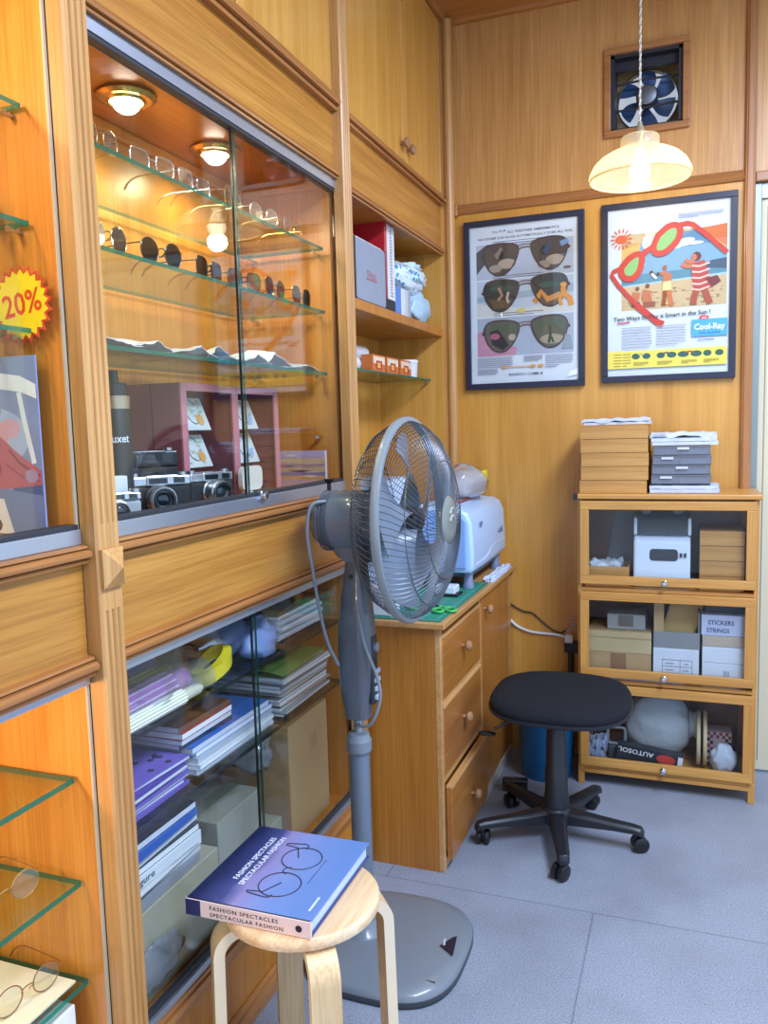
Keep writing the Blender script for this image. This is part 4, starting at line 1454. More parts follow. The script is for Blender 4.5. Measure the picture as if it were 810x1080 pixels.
CLOTH = mat('#c5ccd8', .9, bump=.2, bscale=300)
CLOTH2 = mat('#bdc8da', .9, bump=.2, bscale=300)
cloth(-.372, -.142, 3.04, 3.20, z + .0005, .020, .012, 3, 'folded_cloth', 'thin folded white cloth on top of the wooden box stack', 'cloth', CLOTH)
cloth(-.138, .092, 3.04, 3.21, 1.0906, .026, .003, 5, 'folded_cloth', 'folded pale cloth under the clear plastic boxes', 'cloth', CLOTH2)
z = 1.1215
for i in range(4):
    h = .034
    lab = 'clear grey plastic case, %s of the four between two folded cloths' % ('lowest', 'second from below', 'third from below', 'uppermost')[i]
    t = thing('plastic_case', lab, 'case', (-.035, 3.12, z), 'clear cases on the shelf cabinet')
    x0, x1 = -.132 + .002 * i, .066 - .003 * (i % 2)
    bx = MB().box(x0, x1, 3.05, 3.20, z, z + .0025).box(x0, x1, 3.05, 3.053, z, z + h - .006).box(x0, x1, 3.197, 3.20, z, z + h - .006).box(x0, x0 + .003, 3.053, 3.197, z, z + h - .006).box(x1 - .003, x1, 3.053, 3.197, z, z + h - .006)
    sm = clear('#d2d6de', 1.6, .1, .28, '#aab0bd')
    obj('tray', bx, sm, t)
    obj('lid', MB().box(x0 - .001, x1 + .001, 3.048, 3.202, z + h - .0065, z + h - .001), sm, t, bevel=.001)
    obj('contents', MB().box(x0 + .012, x0 + .085, 3.056, 3.18, z + .003, z + .022).box(x0 + .095, x1 - .012, 3.056, 3.18, z + .003, z + .018, 1), [mat('#7d828e', .6), mat('#b5bac6', .6)], t, bevel=.002)
    obj('catch', MB().box(x0 + .03 + .05 * (i % 2), x0 + .07 + .05 * (i % 2), 3.044, 3.0475, z + h - .014, z + h - .006), mat('#c4c9d2', .4), t)
    z += h
cloth(-.134, .084, 3.045, 3.20, z + .0005, .040, .016, 8, 'folded_cloth', 'thick folded pale cloth on top of the clear plastic cases', 'cloth', CLOTH, fold=3)

# ---- top tier
TZ = .7485
PR = thing('label_machine', 'white tabletop machine with a dark display window inside the top tier', 'machine', (-.095, 3.12, TZ))
obj('body', MB().prism([(3.045, TZ), (3.035, TZ + .02), (3.050, .915), (3.075, .935), (3.22, .945), (3.22, TZ)], 'x', -.192, .002), mat('#cfdcee', .4, var=.02), PR, bevel=.008)
obj('display_window', MB().loft([[(p[0], 3.0445 - .0 + (p[1] - .85) * .11 - .003 + d, p[1]) for p in rrect(-.088, .868, .048, .021, .012)] for d in (0, .004)]), mat('#24272d', .2), PR)
obj('hood', MB().prism([(3.058, .937), (3.075, .995), (3.13, 1.03), (3.21, 1.03), (3.21, .945)], 'x', -.180, -.008), clear('#9aa3ae', 1.5, .1, .35, '#7d8792'), PR, bevel=.006)
obj('hood_frame', MB().box(-.192, -.180, 3.06, 3.20, .937, 1.0).box(-.008, .004, 3.06, 3.20, .937, 1.0), mat('#cfdcee', .4, var=.02), PR, bevel=.004)
rl = MB()
for x in (-.15, -.04):
    rl.lathe([(0, 0), (.024, 0), (.024, .03), (0, .03)], 24, axis_m((x, 3.06, 1.02), (0, 1, 0)))
for x in (-.15, -.04):
    obj('roll_holder', MB().lathe([(0, 0), (.022, 0), (.022, .03), (.010, .03), (.010, .045), (0, .045)], 24, axis_m((x, 3.075, 1.0335), (0, 1, 0))), mat('#5b6067', .4), PR, smooth=True)
obj('keys', MB().box(-.034, -.026, 3.039, 3.046, .862, .876).box(-.020, -.012, 3.039, 3.046, .862, .876), mat('#2a2d33', .3), PR)
z = TZ
for i in range(4):
    wooden_box(.032, .176, 3.03, 3.22, z, .053, 'flat wooden box, %s of the four inside the top tier' % ('bottom', 'second', 'third', 'top')[i], 'wooden boxes in the top tier')
    z += .053
TR = thing('wooden_tray', 'open wooden tray holding a plastic wrapper at the left of the top tier', 'tray', (-.28, 3.1, TZ))
obj('sides', MB().box(-.362, -.206, 3.03, 3.036, TZ, .822).box(-.362, -.206, 3.17, 3.176, TZ, .822).box(-.362, -.356, 3.036, 3.17, TZ, .822).box(-.212, -.206, 3.036, 3.17, TZ, .822), WBOX, TR)
obj('bottom', MB().box(-.356, -.212, 3.036, 3.17, TZ, TZ + .005), WBOX, TR)
cloth(-.342, -.228, 3.05, 3.155, .785, .045, .02, 13, 'plastic_wrapper', 'crumpled pale wrapper lying in the wooden tray', 'wrapper', mat('#c4cbd6', .35, spec=.8))
b = MB()
b.add([(-.312, 3.224, TZ), (-.20, 3.224, TZ), (-.145, 3.238, 1.055), (-.262, 3.238, 1.055), (-.312, 3.231, TZ), (-.20, 3.231, TZ), (-.145, 3.245, 1.055), (-.262, 3.245, 1.055)], [(0, 1, 2, 3), (7, 6, 5, 4), (0, 4, 5, 1), (1, 5, 6, 2), (2, 6, 7, 3), (3, 7, 4, 0)])
solo('grey_board', b, mat('#7f8289', .6), 'grey board leaning behind the white machine in the top tier', 'board')

# ---- middle tier
MZ = .4055


def carton(name, label, x0, x1, y0, y1, z0, h, m, tape='#a58f63', group=None, cat='box', flaps=True):
    t = thing(name, label, cat, ((x0 + x1) / 2, (y0 + y1) / 2, z0), group)
    obj('body', MB().box(x0, x1, y0, y1, z0, z0 + h), m, t, bevel=.0025)
    if flaps:
        xm = (x0 + x1) / 2
        w = min(.022, (x1 - x0) * .12)
        tp = MB().box(xm - w, xm + w, y0 - .0006, y1 + .0006, z0 + h, z0 + h + .0008).box(xm - w, xm + w, y0 - .0008, y0 - .0002, z0 + h * .55, z0 + h + .0008)
        obj('tape', tp, mat(tape, .25, coat=.3), t)
    return t


cb_ = carton('taped_carton', 'brown carton wrapped in shiny tape in the middle tier', -.355, -.128, 3.03, 3.21, MZ + .012, .165, CARD)
obj('tape_wrap', MB().box(-.356, -.127, 3.0285, 3.0293, MZ + .10, MZ + .15).box(-.356, -.127, 3.0288, 3.0296, MZ + .155, MZ + .176), mat('#c2ae84', .2, coat=.5), cb_)
obj('label_patch', MB().box(-.268, -.215, 3.0270, 3.0283, MZ + .03, MZ + .095), mat('#8b6a47', .5), cb_)
solo('magazine', MB().box(-.345, -.02, 3.022, 3.2, MZ, MZ + .010), mat('#b9bcc3', .5), 'thin magazine lying under the taped carton in the middle tier', 'magazine')
t = thing('small_carton', 'small grey carton standing on the taped carton', 'box', (-.21, 3.12, MZ + .178))
obj('body', MB().box(-.285, -.150, 3.06, 3.19, MZ + .1785, MZ + .235), mat('#9a9c9e', .6), t, bevel=.002)
obj('label_patch', MB().box(-.245, -.192, 3.0585, 3.0598, MZ + .19, MZ + .232), mat('#6d6c66', .5), t)
t = thing('white_carton', 'white carton with a printed form, lower box in the middle of the middle tier', 'box', (-.038, 3.12, MZ + .011))
obj('body', MB().box(-.121, .034, 3.03, 3.22, MZ + .0105, MZ + .125), mat('#cfd8e6', .6), t, bevel=.002)
fm = MB()
for (a, b_, cc, d_) in ((-.09, .012, .050, .052), (-.09, .012, .074, .076), (-.09, .012, .026, .028), (-.09, -.088, .026, .076), (.010, .012, .026, .076), (-.03, -.028, .026, .076), (-.08, -.05, .06, .063), (-.015, .0, .06, .063), (-.08, -.05, .036, .039), (-.02, .0, .036, .039)):
    fm.box(a, b_, 3.0290, 3.0297, MZ + .01 + cc, MZ + .01 + d_)
obj('printed_form', fm, mat('#8790a8', .6), t)
t = thing('open_carton', 'open grey carton holding a manila envelope on the white carton', 'box', (-.038, 3.12, MZ + .126))
obj('walls', MB().box(-.120, .036, 3.035, 3.041, MZ + .1258, MZ + .185).box(-.120, .036, 3.205, 3.21, MZ + .1258, MZ + .26).box(-.120, -.114, 3.041, 3.205, MZ + .1258, MZ + .26).box(.030, .036, 3.041, 3.205, MZ + .1258, MZ + .26), mat('#86888c', .6), t)
obj('flap', MB().box(-.119, -.085, 3.036, 3.041, MZ + .185, MZ + .29), CARD, t)
b = MB().box(-.055, .055, -.004, .004, 0, .15, 0, Matrix.Translation((-.045, 3.085, MZ + .148)) @ Matrix.Rotation(R(-14), 4, 'X') @ Matrix.Rotation(R(16), 4, 'Y'))
solo('manila_envelope', b, mat('#c9a766', .6), 'manila envelope tilted out of the open grey carton', 'envelope')
WB_ = mat('#ccd6e6', .6)
z = MZ
for i, (h, lab, m) in enumerate(((.085, 'white carton, bottom of the stack beside the cabinet side', WB_), (.058, 'white carton, second in the stack beside the cabinet side', mat('#d3dbe8', .6)), (.040, 'beige carton under the box lettered STICKERS', mat('#b8a999', .6)), (.075, 'pale box hand-lettered STICKERS STRINGS in the middle tier', mat('#b9c2de', .5)))):
    t = thing('paper_carton', lab, 'box', (.11, 3.12, z), 'cartons stacked in the middle tier')
    dx = .0 if i < 3 else -.004
    obj('body', MB().box(.044 + dx, .186 + dx, 3.028, 3.22, z, z + h - .0008), m, t, bevel=.002)
    if i == 3:
        lt = MB()
        for s_, zz in (('STICKERS', .040), ('STRINGS', .012)):
            lt.text(s_, frame_m((.062 if zz > .03 else .058, 3.0272, z + zz), (1, 0, .0), (0, 0, 1)), .022, 0, width=.085 if zz > .03 else .074)
        obj('lettering', lt, mat('#3a3f6a', .6, var=0), t)
    if i == 0:
        lt = MB()
        for x in (.115, .122, .129):
            lt.box(x, x + .003, 3.0268, 3.0278, z + .028, z + .058)
        obj('printed_mark', lt, mat('#7c86a4', .6), t)
    z += h
solo('dark_case', MB().box(.05, .183, 3.06, 3.21, z + .0005, z + .03), mat('#3d4048', .5), 'dark flat case on the box lettered STICKERS', 'case', bevel=.004)

# ---- bottom tier
BZ = .0725


def crumpled(ctr, rad, seed, amp, n=28, k=18, flat=None):
    off = Vector((seed * 3.7, seed * 1.3, seed))

    def fn(p):
        return 1 + amp * (noise.noise(p * 2.2 + off) + .5 * noise.noise(p * 5.3 + off))
    mb = MB().ball(ctr, rad, n, k, fn=fn)
    if flat is not None:
        mb.v = [(p[0], p[1], max(flat, p[2])) for p in mb.v]
    mb.soft = True
    return mb


t = thing('cloth_bag', 'bulging white cloth bag lying in the bottom tier', 'bag', (-.105, 3.12, BZ))
obj('body', crumpled((-.105, 3.158, BZ + .130), (.125, .074, .128), 4, .14, flat=BZ), mat('#b4bcc4', .8, bump=.5, bscale=25), t, smooth=True)
obj('gathered_neck', MB().loft([[(.005 + .012 * i, 3.158 + .05 * k_ * math.cos(a), BZ + .14 + .055 * k_ * math.sin(a)) for a in [2 * math.pi * q / 18 for q in range(18)]] for i, k_ in enumerate((1.0, .8, .95))]), mat('#aab2bb', .8), t, smooth=True)
for i, x in enumerate((.030, .052)):
    solo('wooden_disc', MB().lathe([(.02, 0), (.098, 0), (.100, .003), (.100, .010), (.098, .013), (.02, .013), (.02, 0)], 40, axis_m((x, 3.14, BZ + .1005), (1, 0, 0))), mat('#c5b38a', .6), ('cream round disc nearer the cloth bag, standing on edge', 'cream round disc farther from the cloth bag, standing on edge')[i], 'disc', smooth=True, angle=40)
AM = Matrix.Translation((-.135, 3.045, BZ + .003)) @ Matrix.Rotation(R(7), 4, 'Y') @ Matrix.Translation((0, 0, .013))
t = thing('polish_box', 'black polish carton lettered AUTOSOL lying upside down in the bottom tier', 'box', (-.135, 3.045, BZ))
obj('body', MB().box(-.118, .112, -.018, .024, 0, .058, 0, AM), mat('#24262b', .35), t, bevel=.0015)
FM = AM @ frame_m((0, -.0186, 0), (-1, 0, 0), (0, 0, -1))
lt = MB().text('AUTOSOL', FM @ Matrix.Translation((-.012, -.047, 0)) @ Matrix.Scale(-1, 4, (0, 0, 1)), .024, 0, width=.125)
obj('lettering', lt, mat('#e4e6ea', .4, var=0), t)
obj('red_oval', MB().lathe([(0, 0), (.033, 0), (.033, .0006), (0, .0006)], 28, AM @ frame_m((.055, -.0186, .034), (1, 0, 0), (0, 0, 1)) @ Matrix.Diagonal((1, .52, 1, 1))), mat('#c23a34', .4), t)
obj('white_end', MB().box(.096, .1125, -.0188, -.0178, .008, .054, 0, AM), mat('#dfe3e4', .4), t)
cloth(-.350, -.288, 3.03, 3.12, BZ + .0005, .075, .05, 21, 'rag', 'pale blue rag in the left of the bottom tier', 'cloth', mat('#8f9ab4', .9), fold=3)
t = thing('grey_tool', 'grey plastic tool with a square opening beside the blue rag', 'tool', (-.255, 3.1, BZ))
obj('body', MB().box(-.285, -.225, 3.09, 3.13, BZ, BZ + .05), mat('#4a4d54', .4), t, bevel=.006)
obj('loop', MB().tube([(p[0], 3.11, p[1]) for p in rrect(-.255, BZ + .085, .032, .032, .012)], .006, 8, closed=True), mat('#8c9098', .4), t, smooth=True)
t = thing('checked_box', 'small box with a black and red checked edge in the bottom tier', 'box', (.11, 3.15, BZ))
ck = MB().box(.066, .150, 3.13, 3.20, BZ, BZ + .130)
for i in range(8):
    for j in range(11):
        if (i + j) % 2 == 0 and (i in (0, 1, 6, 7) or j in (9, 10, 0, 1)):
            ck.box(.0665 + i * .0103, .0665 + (i + 1) * .0103, 3.1294, 3.1298, BZ + j * .0117, BZ + (j + 1) * .0117, 1 + (i + j // 2) % 2)
obj('body', ck, [mat('#b9a0a4', .6), mat('#2a2228', .6), mat('#7d3540', .6)], t)
solo('cloth_pouch', crumpled((.122, 3.075, BZ + .05), (.045, .036, .055), 6, .22, flat=BZ), CLOTH2, 'crumpled white pouch before the checked box', 'cloth', smooth=True)
solo('cork', MB().lathe([(0, 0), (.018, 0), (.021, .04), (.019, .045), (0, .045)], 20, Matrix.Translation((.184, 3.12, BZ))), mat('#9b8a66', .8), 'small cork beside the white pouch', 'cork', smooth=True)

# ================================================================== DESK ITEMS
t = thing('cutting_mat', 'dark green gridded cutting mat on the desktop', 'mat', (-.79, 2.57, .775))
obj('sheet', MB().box(-.905, -.684, 2.25, 2.86, .7755, .7785), mat('#1f7a66', .5, var=.04), t, bevel=.001)
gd = MB()
for i in range(13):
    gd.box(-.895, -.694, 2.26 + i * .048, 2.2612 + i * .048, .7785, .7787)
for i in range(5):
    gd.box(-.893 + i * .048, -.8918 + i * .048, 2.26, 2.85, .7785, .7787)
obj('grid_lines', gd, mat('#7fbcab', .5), t)
EDM = thing('lens_edger', 'rounded white lens machine with a blue-grey end on the far desktop', 'machine', (-.79, 2.96, .775))
edw = mat('#aecdee', .32, coat=.3, var=.015)
prof = []
hxm, zc0, zc1 = .105, .838, 1.062
side = [(-.70, .846), (-.698, .90), (-.704, 1.010), (-.718, 1.046), (-.742, 1.060), (-.905, 1.075), (-.915, .838), (-.71, .838)]
obj('body', MB().prism(side, 'y', 2.70, 3.225), edw, EDM, bevel=.012, seg=3, smooth=True)
obj('end_panel', MB().prism([(-.722, .856), (-.722, 1.02), (-.745, 1.045), (-.895, 1.058), (-.90, .850)], 'y', 2.690, 2.702), mat('#7f9fd0', .35, var=.02), EDM, bevel=.004)
obj('control_strip', MB().box(-.87, -.78, 2.76, 3.15, 1.058, 1.0695, 0, Matrix.Translation((0, 0, .004))), mat('#aebbd0', .4), EDM, bevel=.003)
obj('red_line', MB().box(-.79, -.78, 2.80, 3.10, 1.068, 1.0745), mat('#a3473f', .4), EDM)
obj('socket_plate', MB().box(-.80, -.765, 2.686, 2.690, .885, .955).box(-.793, -.772, 2.684, 2.686, .893, .915, 1).box(-.793, -.772, 2.684, 2.686, .922, .947, 1), [mat('#d5dae0', .4), mat('#2a2d35', .4)], EDM, label='switch and socket plate')
lt = MB()
lt.text('VIP', frame_m((-.6995, 2.80, .985), (0, 1, 0), (0, 0, 1)), .030, 0, width=.05)
lt.text('LE', frame_m((-.697, 3.10, .93), (0, 1, 0), (0, 0, 1)), .026, 0, width=.07)
obj('lettering', lt, mat('#2c3f86', .4, var=0), EDM)
fe = MB()
fo_ = [(-.73, 2.75), (-.87, 2.75), (-.73, 3.17), (-.87, 3.17)]
for (x, y) in fo_:
    z0 = .7788 if y < 2.9 else .7752
    obj('foot', MB().lathe([(0, z0), (.020, z0), (.020, .79), (.016, .80), (.016, .840), (0, .840)], 18, Matrix.Translation((x, y, 0))), mat('#75819a', .4), EDM, smooth=True)
obj('under_shadow_block', MB().box(-.895, -.728, 2.77, 3.15, .812, .840), mat('#5d6c84', .4), EDM, bevel=.004)  # dark block added to fill the shadowed gap under the machine
obj('wave_line', MB().tube([(-.6992 + .0006, 2.74 + .02 * i, .882 + .016 * math.tanh((i - 10) * .5)) for i in range(24)], .0012, 5), mat('#e8eef6', .4), EDM)
t = thing('power_adapter', 'white power brick on a black plate below the lens machine', 'adapter', (-.765, 2.62, .7785))
obj('plate', MB().box(-.815, -.725, 2.585, 2.655, .779, .786), BLACK, t, bevel=.002)
obj('brick', MB().box(-.81, -.735, 2.59, 2.65, .7862, .812), mat('#cdd6e0', .4), t, bevel=.004)
cloth(-.703, -.672, 2.88, 3.20, .7757, .014, .006, 31, 'paper_towel', 'pale folded paper towel under the lens machine at the desk edge', 'paper', mat('#c7d3e4', .8))
t = thing('plastic_bag', 'clear plastic bag with a yellow tag on top of the lens machine', 'bag', (-.80, 3.0, 1.08))
obj('film', crumpled((-.815, 3.03, 1.128), (.085, .13, .070), 11, .16, flat=1.0765), clear('#eef0f2', 2.0, .12, .45, '#c9ced6'), t, smooth=True)
obj('tag', MB().cbox(-.742, 3.06, 1.135, .012, .05, .04, 0), mat('#e7cf2e', .5), t, bevel=.002)
OM = thing('office_machine', 'large pale blue rounded machine at the back of the desk niche behind the fan', 'machine', (-.99, 2.52, .775))
obj('body', MB().prism(rrect(2.575, .975, .245, .198, .05), 'x', -1.12, -.935), mat('#bccfe8', .35, var=.02), OM, bevel=.012, smooth=True)
obj('recess', MB().box(-.936, -.928, 2.42, 2.75, .84, .94), mat('#8fa3c4', .4), OM, bevel=.003)
obj('paper_slot', MB().box(-.936, -.931, 2.42, 2.75, 1.02, 1.03), mat('#5d6c86', .4), OM)
t = thing('white_carton', 'small white box on the near desktop corner behind the fan pole', 'box', (-.87, 2.30, .779))
obj('body', MB().box(-.925, -.845, 2.27, 2.35, .779, .865), mat('#d5dfea', .5), t, bevel=.003)
SCI = thing('scissors', 'scissors with green handles lying on the cutting mat', 'scissors', (-.72, 2.42, .779))
SMX = Matrix.Translation((-.735, 2.42, .784)) @ Matrix.Rotation(R(-60), 4, 'Z')
for s in (-1, 1):
    obj('handle', MB().tube([(SMX @ Vector((.055 + .024 * math.cos(a), s * .020 + .016 * math.sin(a), 0))) for a in [2 * math.pi * i / 20 for i in range(20)]], .0045, 8, closed=True).tube([SMX @ Vector((.034, s * .013, 0)), SMX @ Vector((.0, s * -.002, 0))], .0045, 8), mat('#3fae54', .4), SCI, smooth=True)
    obj('blade', MB().box(-.085, .005, -.005, .005, -.0012 + .0024 * (s > 0), .0012 + .0024 * (s > 0), 0, SMX @ Matrix.Rotation(R(3 * s), 4, 'Z')), CHROME, SCI)
solo('green_clip', MB().tube(spline([(-.845, 2.40, .783), (-.80, 2.36, .784), (-.77, 2.39, .783), (-.80, 2.43, .784), (-.835, 2.44, .783)], 6), .004, 8), mat('#3fae54', .4), 'green plastic loop on the cutting mat left of the scissors', 'clip', smooth=True)

# ================================================================== FLOOR CORNER: bin, brush, cables
t = thing('waste_bin', 'blue plastic bin with a black liner behind the swivel stool', 'bin', (-.512, 3.06, 0))
obj('body', MB().lathe_open([(.0, .004), (.092, .004), (.095, .0), (.112, .30), (.115, .305), (.110, .305), (.091, .008), (0, .008)], 40, Matrix.Translation((-.512, 3.06, 0))), mat('#1d5f8c', .4, var=.03), t, smooth=True)
obj('liner', crumpled((-.512, 3.06, .31), (.119, .119, .042), 9, .05), mat('#15171c', .3, spec=.7), t, smooth=True)
obj('label_patch', MB().box(-.022, .022, -.1085, -.107, .17, .235, 0, Matrix.Translation((-.512, 3.06, 0)) @ Matrix.Rotation(R(-10), 4, 'Z') @ Matrix.Rotation(R(-4), 4, 'X')), mat('#b9aee0', .5), t)
t = thing('hand_brush', 'black bristled brush lying on the floor before the blue bin', 'brush', (-.605, 2.90, 0))
BRM = Matrix.Translation((-.598, 2.875, 0)) @ Matrix.Rotation(R(10), 4, 'Z')
obj('bristles', MB().box(-.045, .045, -.02, .02, .0, .028, 0, BRM), mat('#191a1e', .9, bump=.8, bscale=400), t)
obj('handle', MB().box(-.047, .047, -.018, .018, .028, .042, 0, BRM), BLKPL, t, bevel=.006)
t = thing('plug_cluster', 'cluster of white plugs in a socket beside the shelf cabinet', 'socket', (-.44, 3.25, .47))
obj('socket_box', MB().box(-.468, -.412, 3.235, D - .0005, .43, .475), BLACK, t, bevel=.003)
obj('plug', MB().box(-.462, -.430, 3.205, 3.235, .478, .51), mat('#d9dbe0', .4), t, bevel=.004)
WRX = random.Random(4)
obj('wire_tangle', MB().tube(spline([(-.445 + WRX.uniform(-.02, .02), 3.235 + WRX.uniform(-.012, .014), .505 + .0065 * i + WRX.uniform(-.012, .012)) for i in range(13)], 6), .0022, 5), mat('#b9b4b4', .5), t, smooth=True)
solo('white_cable', MB().tube(spline([(-.69, 3.262, .545), (-.66, 3.262, .52), (-.61, 3.262, .502), (-.55, 3.262, .497), (-.50, 3.261, .495), (-.462, 3.255, .488)], 8), .0055, 8), mat('#dcdde0', .45), 'thick white cable running along the wall to the plugs', 'cable', smooth=True)
solo('black_cable', MB().tube(spline([(-.69, 3.264, .613), (-.64, 3.264, .585), (-.60, 3.264, .578), (-.56, 3.264, .545), (-.52, 3.263, .515), (-.485, 3.26, .505), (-.46, 3.255, .52)], 8), .0032, 8), BLACK, 'thin black cable running along the wall above the white cable', 'cable', smooth=True)
solo('conduit', MB().tube([(-.445, 3.255, .0), (-.445, 3.255, .428)], .012, 12), mat('#3b3531', .4), 'dark upright conduit below the plugs beside the shelf cabinet', 'pipe', smooth=True)

# ================================================================== SPECTACLES
def eyewear(name, label, frame_c, lens_m, shape='round', group=None, w=.050, h=.046, metal=True, cat='eyewear', tr=.0011):
    """lens plane faces local -y, temples run back along +y, lenses rest at z=0"""
    t = thing(name, label, cat, (0, 0, 0), group)
    fm_ = mat(frame_c, .25, .85 if metal else 0, var=.02)
    e = {'round': 2.0, 'square': 3.6, 'pilot': 2.6}[shape]
    fr = MB()
    cx = w / 2 + .010
    for s in (-1, 1):
        pts = superell(s * cx, h / 2 + .0015, w / 2, h / 2, e, 28)
        if shape == 'pilot':
            pts = [(p[0] + s * -.004 * ((h - p[1]) / h) * (1 if p[1] < h / 2 else 0), p[1]) for p in pts]
        fr.tube([(p[0], 0, p[1]) for p in pts], tr, 6, closed=True)
        obj('lens', MB().prism([(p[0], p[1]) for p in superell(s * cx, h / 2 + .0015, w / 2 - tr * .6, h / 2 - tr * .6, e, 28)], 'y', -.0007, .0007), lens_m, t)
        tx = s * (cx + w / 2)
        obj('temple', MB().tube(spline([(tx, 0, h * .72), (tx + s * .004, .004, h * .74), (tx + s * .004, .05, h * .74), (tx + s * .002, .095, h * .72), (tx - s * .002, .118, h * .50), (tx - s * .003, .130, h * .15)], 4), [tr * .9] * 12 + [tr * 1.5] * 9, 6), fm_, t, smooth=True)
    fr.tube([(-.011, 0, h * .62), (-.005, -.002, h * .70), (.005, -.002, h * .70), (.011, 0, h * .62)], tr, 6)
    for s in (-1, 1):
        fr.tube([(s * .0105, .001, h * .55), (s * .008, .006, h * .45), (s * .0075, .007, h * .38)], tr * .9, 5)
    obj('frame', fr, fm_, t, smooth=True)
    return t


DEMO = clear('#fbfbf6', 1.6, .0, .03, '#e8e8e0')
SUN = clear('#3a3f47', 1.3, .0, .25, '#15181c')
SUNB = clear('#2c3f5c', 1.4, .0, .3, '#16233a')
SUNG = clear('#5a5a4a', 1.3, .0, .22, '#2a2a20')
SUNA = clear('#b89a5a', 1.3, .0, .15, '#8a7040')
q = 0
S1 = [(1.235, 'gold', '#c9a86a', DEMO, 'round'), (1.385, 'silver', '#c3c6ca', DEMO, 'square'), (1.53, 'silver', '#b9bcc2', DEMO, 'square'), (1.685, 'gold', '#d0b27a', DEMO, 'round'), (1.83, 'pale', '#d8cdb4', DEMO, 'round'), (1.985, 'gold', '#c2a264', DEMO, 'pilot')]
ORD6 = ['first', 'second', 'third', 'fourth', 'fifth', 'last']
for i, (y, cn, cc, lm, shp) in enumerate(S1):
    o = eyewear('eyeglasses', '%s metal clear-lens spectacles, %s from the pilaster on the top glass shelf' % (cn, ORD6[i]), cc, lm, shp, 'spectacles on the top glass shelf', w=.046 + .004 * (i % 3), h=.044 if shp != 'square' else .038)
    o.location = (-.985, y, 1.8506)
    o.rotation_euler = (0, 0, R(90 + (8, -6, 4, 12, -5, 6)[i]))
S2 = [(1.235, 'blue-tinted round', '#c0a060', SUNB, 'round'), (1.395, 'dark round', '#57534c', SUN, 'round'), (1.565, 'dark square', '#4a4a4c', SUN, 'square'), (1.715, 'black-browed clear', '#2a2522', clear('#b9b2a4', 1.3, 0, .1, '#6d6a60'), 'square'), (1.865, 'dark oval', '#8a7a5a', SUN, 'pilot'), (2.015, 'olive', '#7a6a44', SUNG, 'pilot')]
for i, (y, cn, cc, lm, shp) in enumerate(S2):
    o = eyewear('sunglasses', '%s sunglasses, %s from the pilaster on the second glass shelf' % (cn, ORD6[i]), cc, lm, shp, 'sunglasses on the second glass shelf', w=.050, h=.047 if shp != 'square' else .041, tr=.0013)
    o.location = (-.982, y, 1.6786)
    o.rotation_euler = (0, 0, R(90 + (6, -4, 7, -8, 5, 3)[i]))
# plastic sleeves with papers on the third shelf
SLV = mat('#e6e8ec', .28, spec=.8, coat=.5, var=.03)
SRX = random.Random(41)
for i in range(7):
    y0 = 1.150 + .128 * i
    ln, hh, pk, tw = SRX.uniform(.12, .17), SRX.uniform(.014, .040), SRX.uniform(.25, .75), SRX.uniform(-.02, .02)

    def fn(u, v, y0=y0, i=i, ln=ln, hh=hh, pk=pk, tw=tw):
        t_ = v / pk if v < pk else (1 - v) / (1 - pk)
        q_ = Vector((u * 3, v * 5, i * 3.3))
        hgt = hh * (t_ ** 1.4) * (.8 + .3 * math.sin(u * 4 + i)) + .006 * abs(noise.noise(q_ * 1.7)) + .004 * abs(noise.noise(q_ * 4.1))
        return (-1.16 + .185 * u + tw * v, y0 + ln * v + .02 * noise.noise(q_), 1.5098 + hgt + .0016 * (i % 2))
    mb = MB().sheet(12, 16, fn, .0012)
    solo('plastic_sleeve', mb, SLV if i % 2 else mat('#d2d5dc', .3, spec=.7, coat=.4), 'crinkled plastic sleeve, %s of the row from the pilaster on the third glass shelf' % (ORD6[:5] + ['sixth', 'last'])[i], 'sleeve', 'plastic sleeves on the third glass shelf', smooth=True)

# ---- display floor
DZ = 1.1865
MRN = mat('#8c4a56', .5, var=.03)
MRP = mat('#c07a84', .45, var=.03)
RK = thing('display_rack', 'maroon two-bay display rack with card shelves behind the cameras', 'rack', (-1.15, 1.8, DZ))
RX0, RX1, RY0, RY1, RZ1 = -1.215, -1.07, 1.555, 2.012, 1.462
obj('side_panel', MB().box(RX0, RX1, RY0, RY0 + .010, DZ, RZ1).box(RX0 + .07, RX0 + .072, RY0 - .0006, RY0, DZ, RZ1, 1), [MRN, BLACK], RK)
obj('side_panel', MB().box(RX0, RX1, RY1 - .010, RY1, DZ, RZ1), MRN, RK)
obj('back_panel', MB().box(RX0, RX0 + .006, RY0 + .01, RY1 - .01, DZ, RZ1), mat('#b0715c', .5), RK)
obj('top_panel', MB().box(RX0, RX1, RY0 + .01, RY1 - .01, RZ1 - .010, RZ1), MRN, RK)
obj('divider', MB().box(RX0 + .006, RX1 - .001, 1.778, 1.792, DZ, RZ1 - .01), MRN, RK)
ff = MB()
for a, b_ in ((RY0, RY0 + .022), (1.772, 1.800), (RY1 - .022, RY1)):
    ff.box(RX1, RX1 + .006, a, b_, DZ, RZ1)
ff.box(RX1, RX1 + .006, RY0 + .022, 1.772, RZ1 - .018, RZ1).box(RX1, RX1 + .006, 1.800, RY1 - .022, RZ1 - .018, RZ1)
obj('front_frame', ff, MRP, RK, bevel=.001)
for z in (1.355, 1.268):
    for a, b_ in ((RY0 + .01, 1.778), (1.792, RY1 - .01)):
        obj('glass_shelf', MB().box(RX0 + .006, RX1 - .004, a, b_, z - .004, z), [GLASSG], RK)
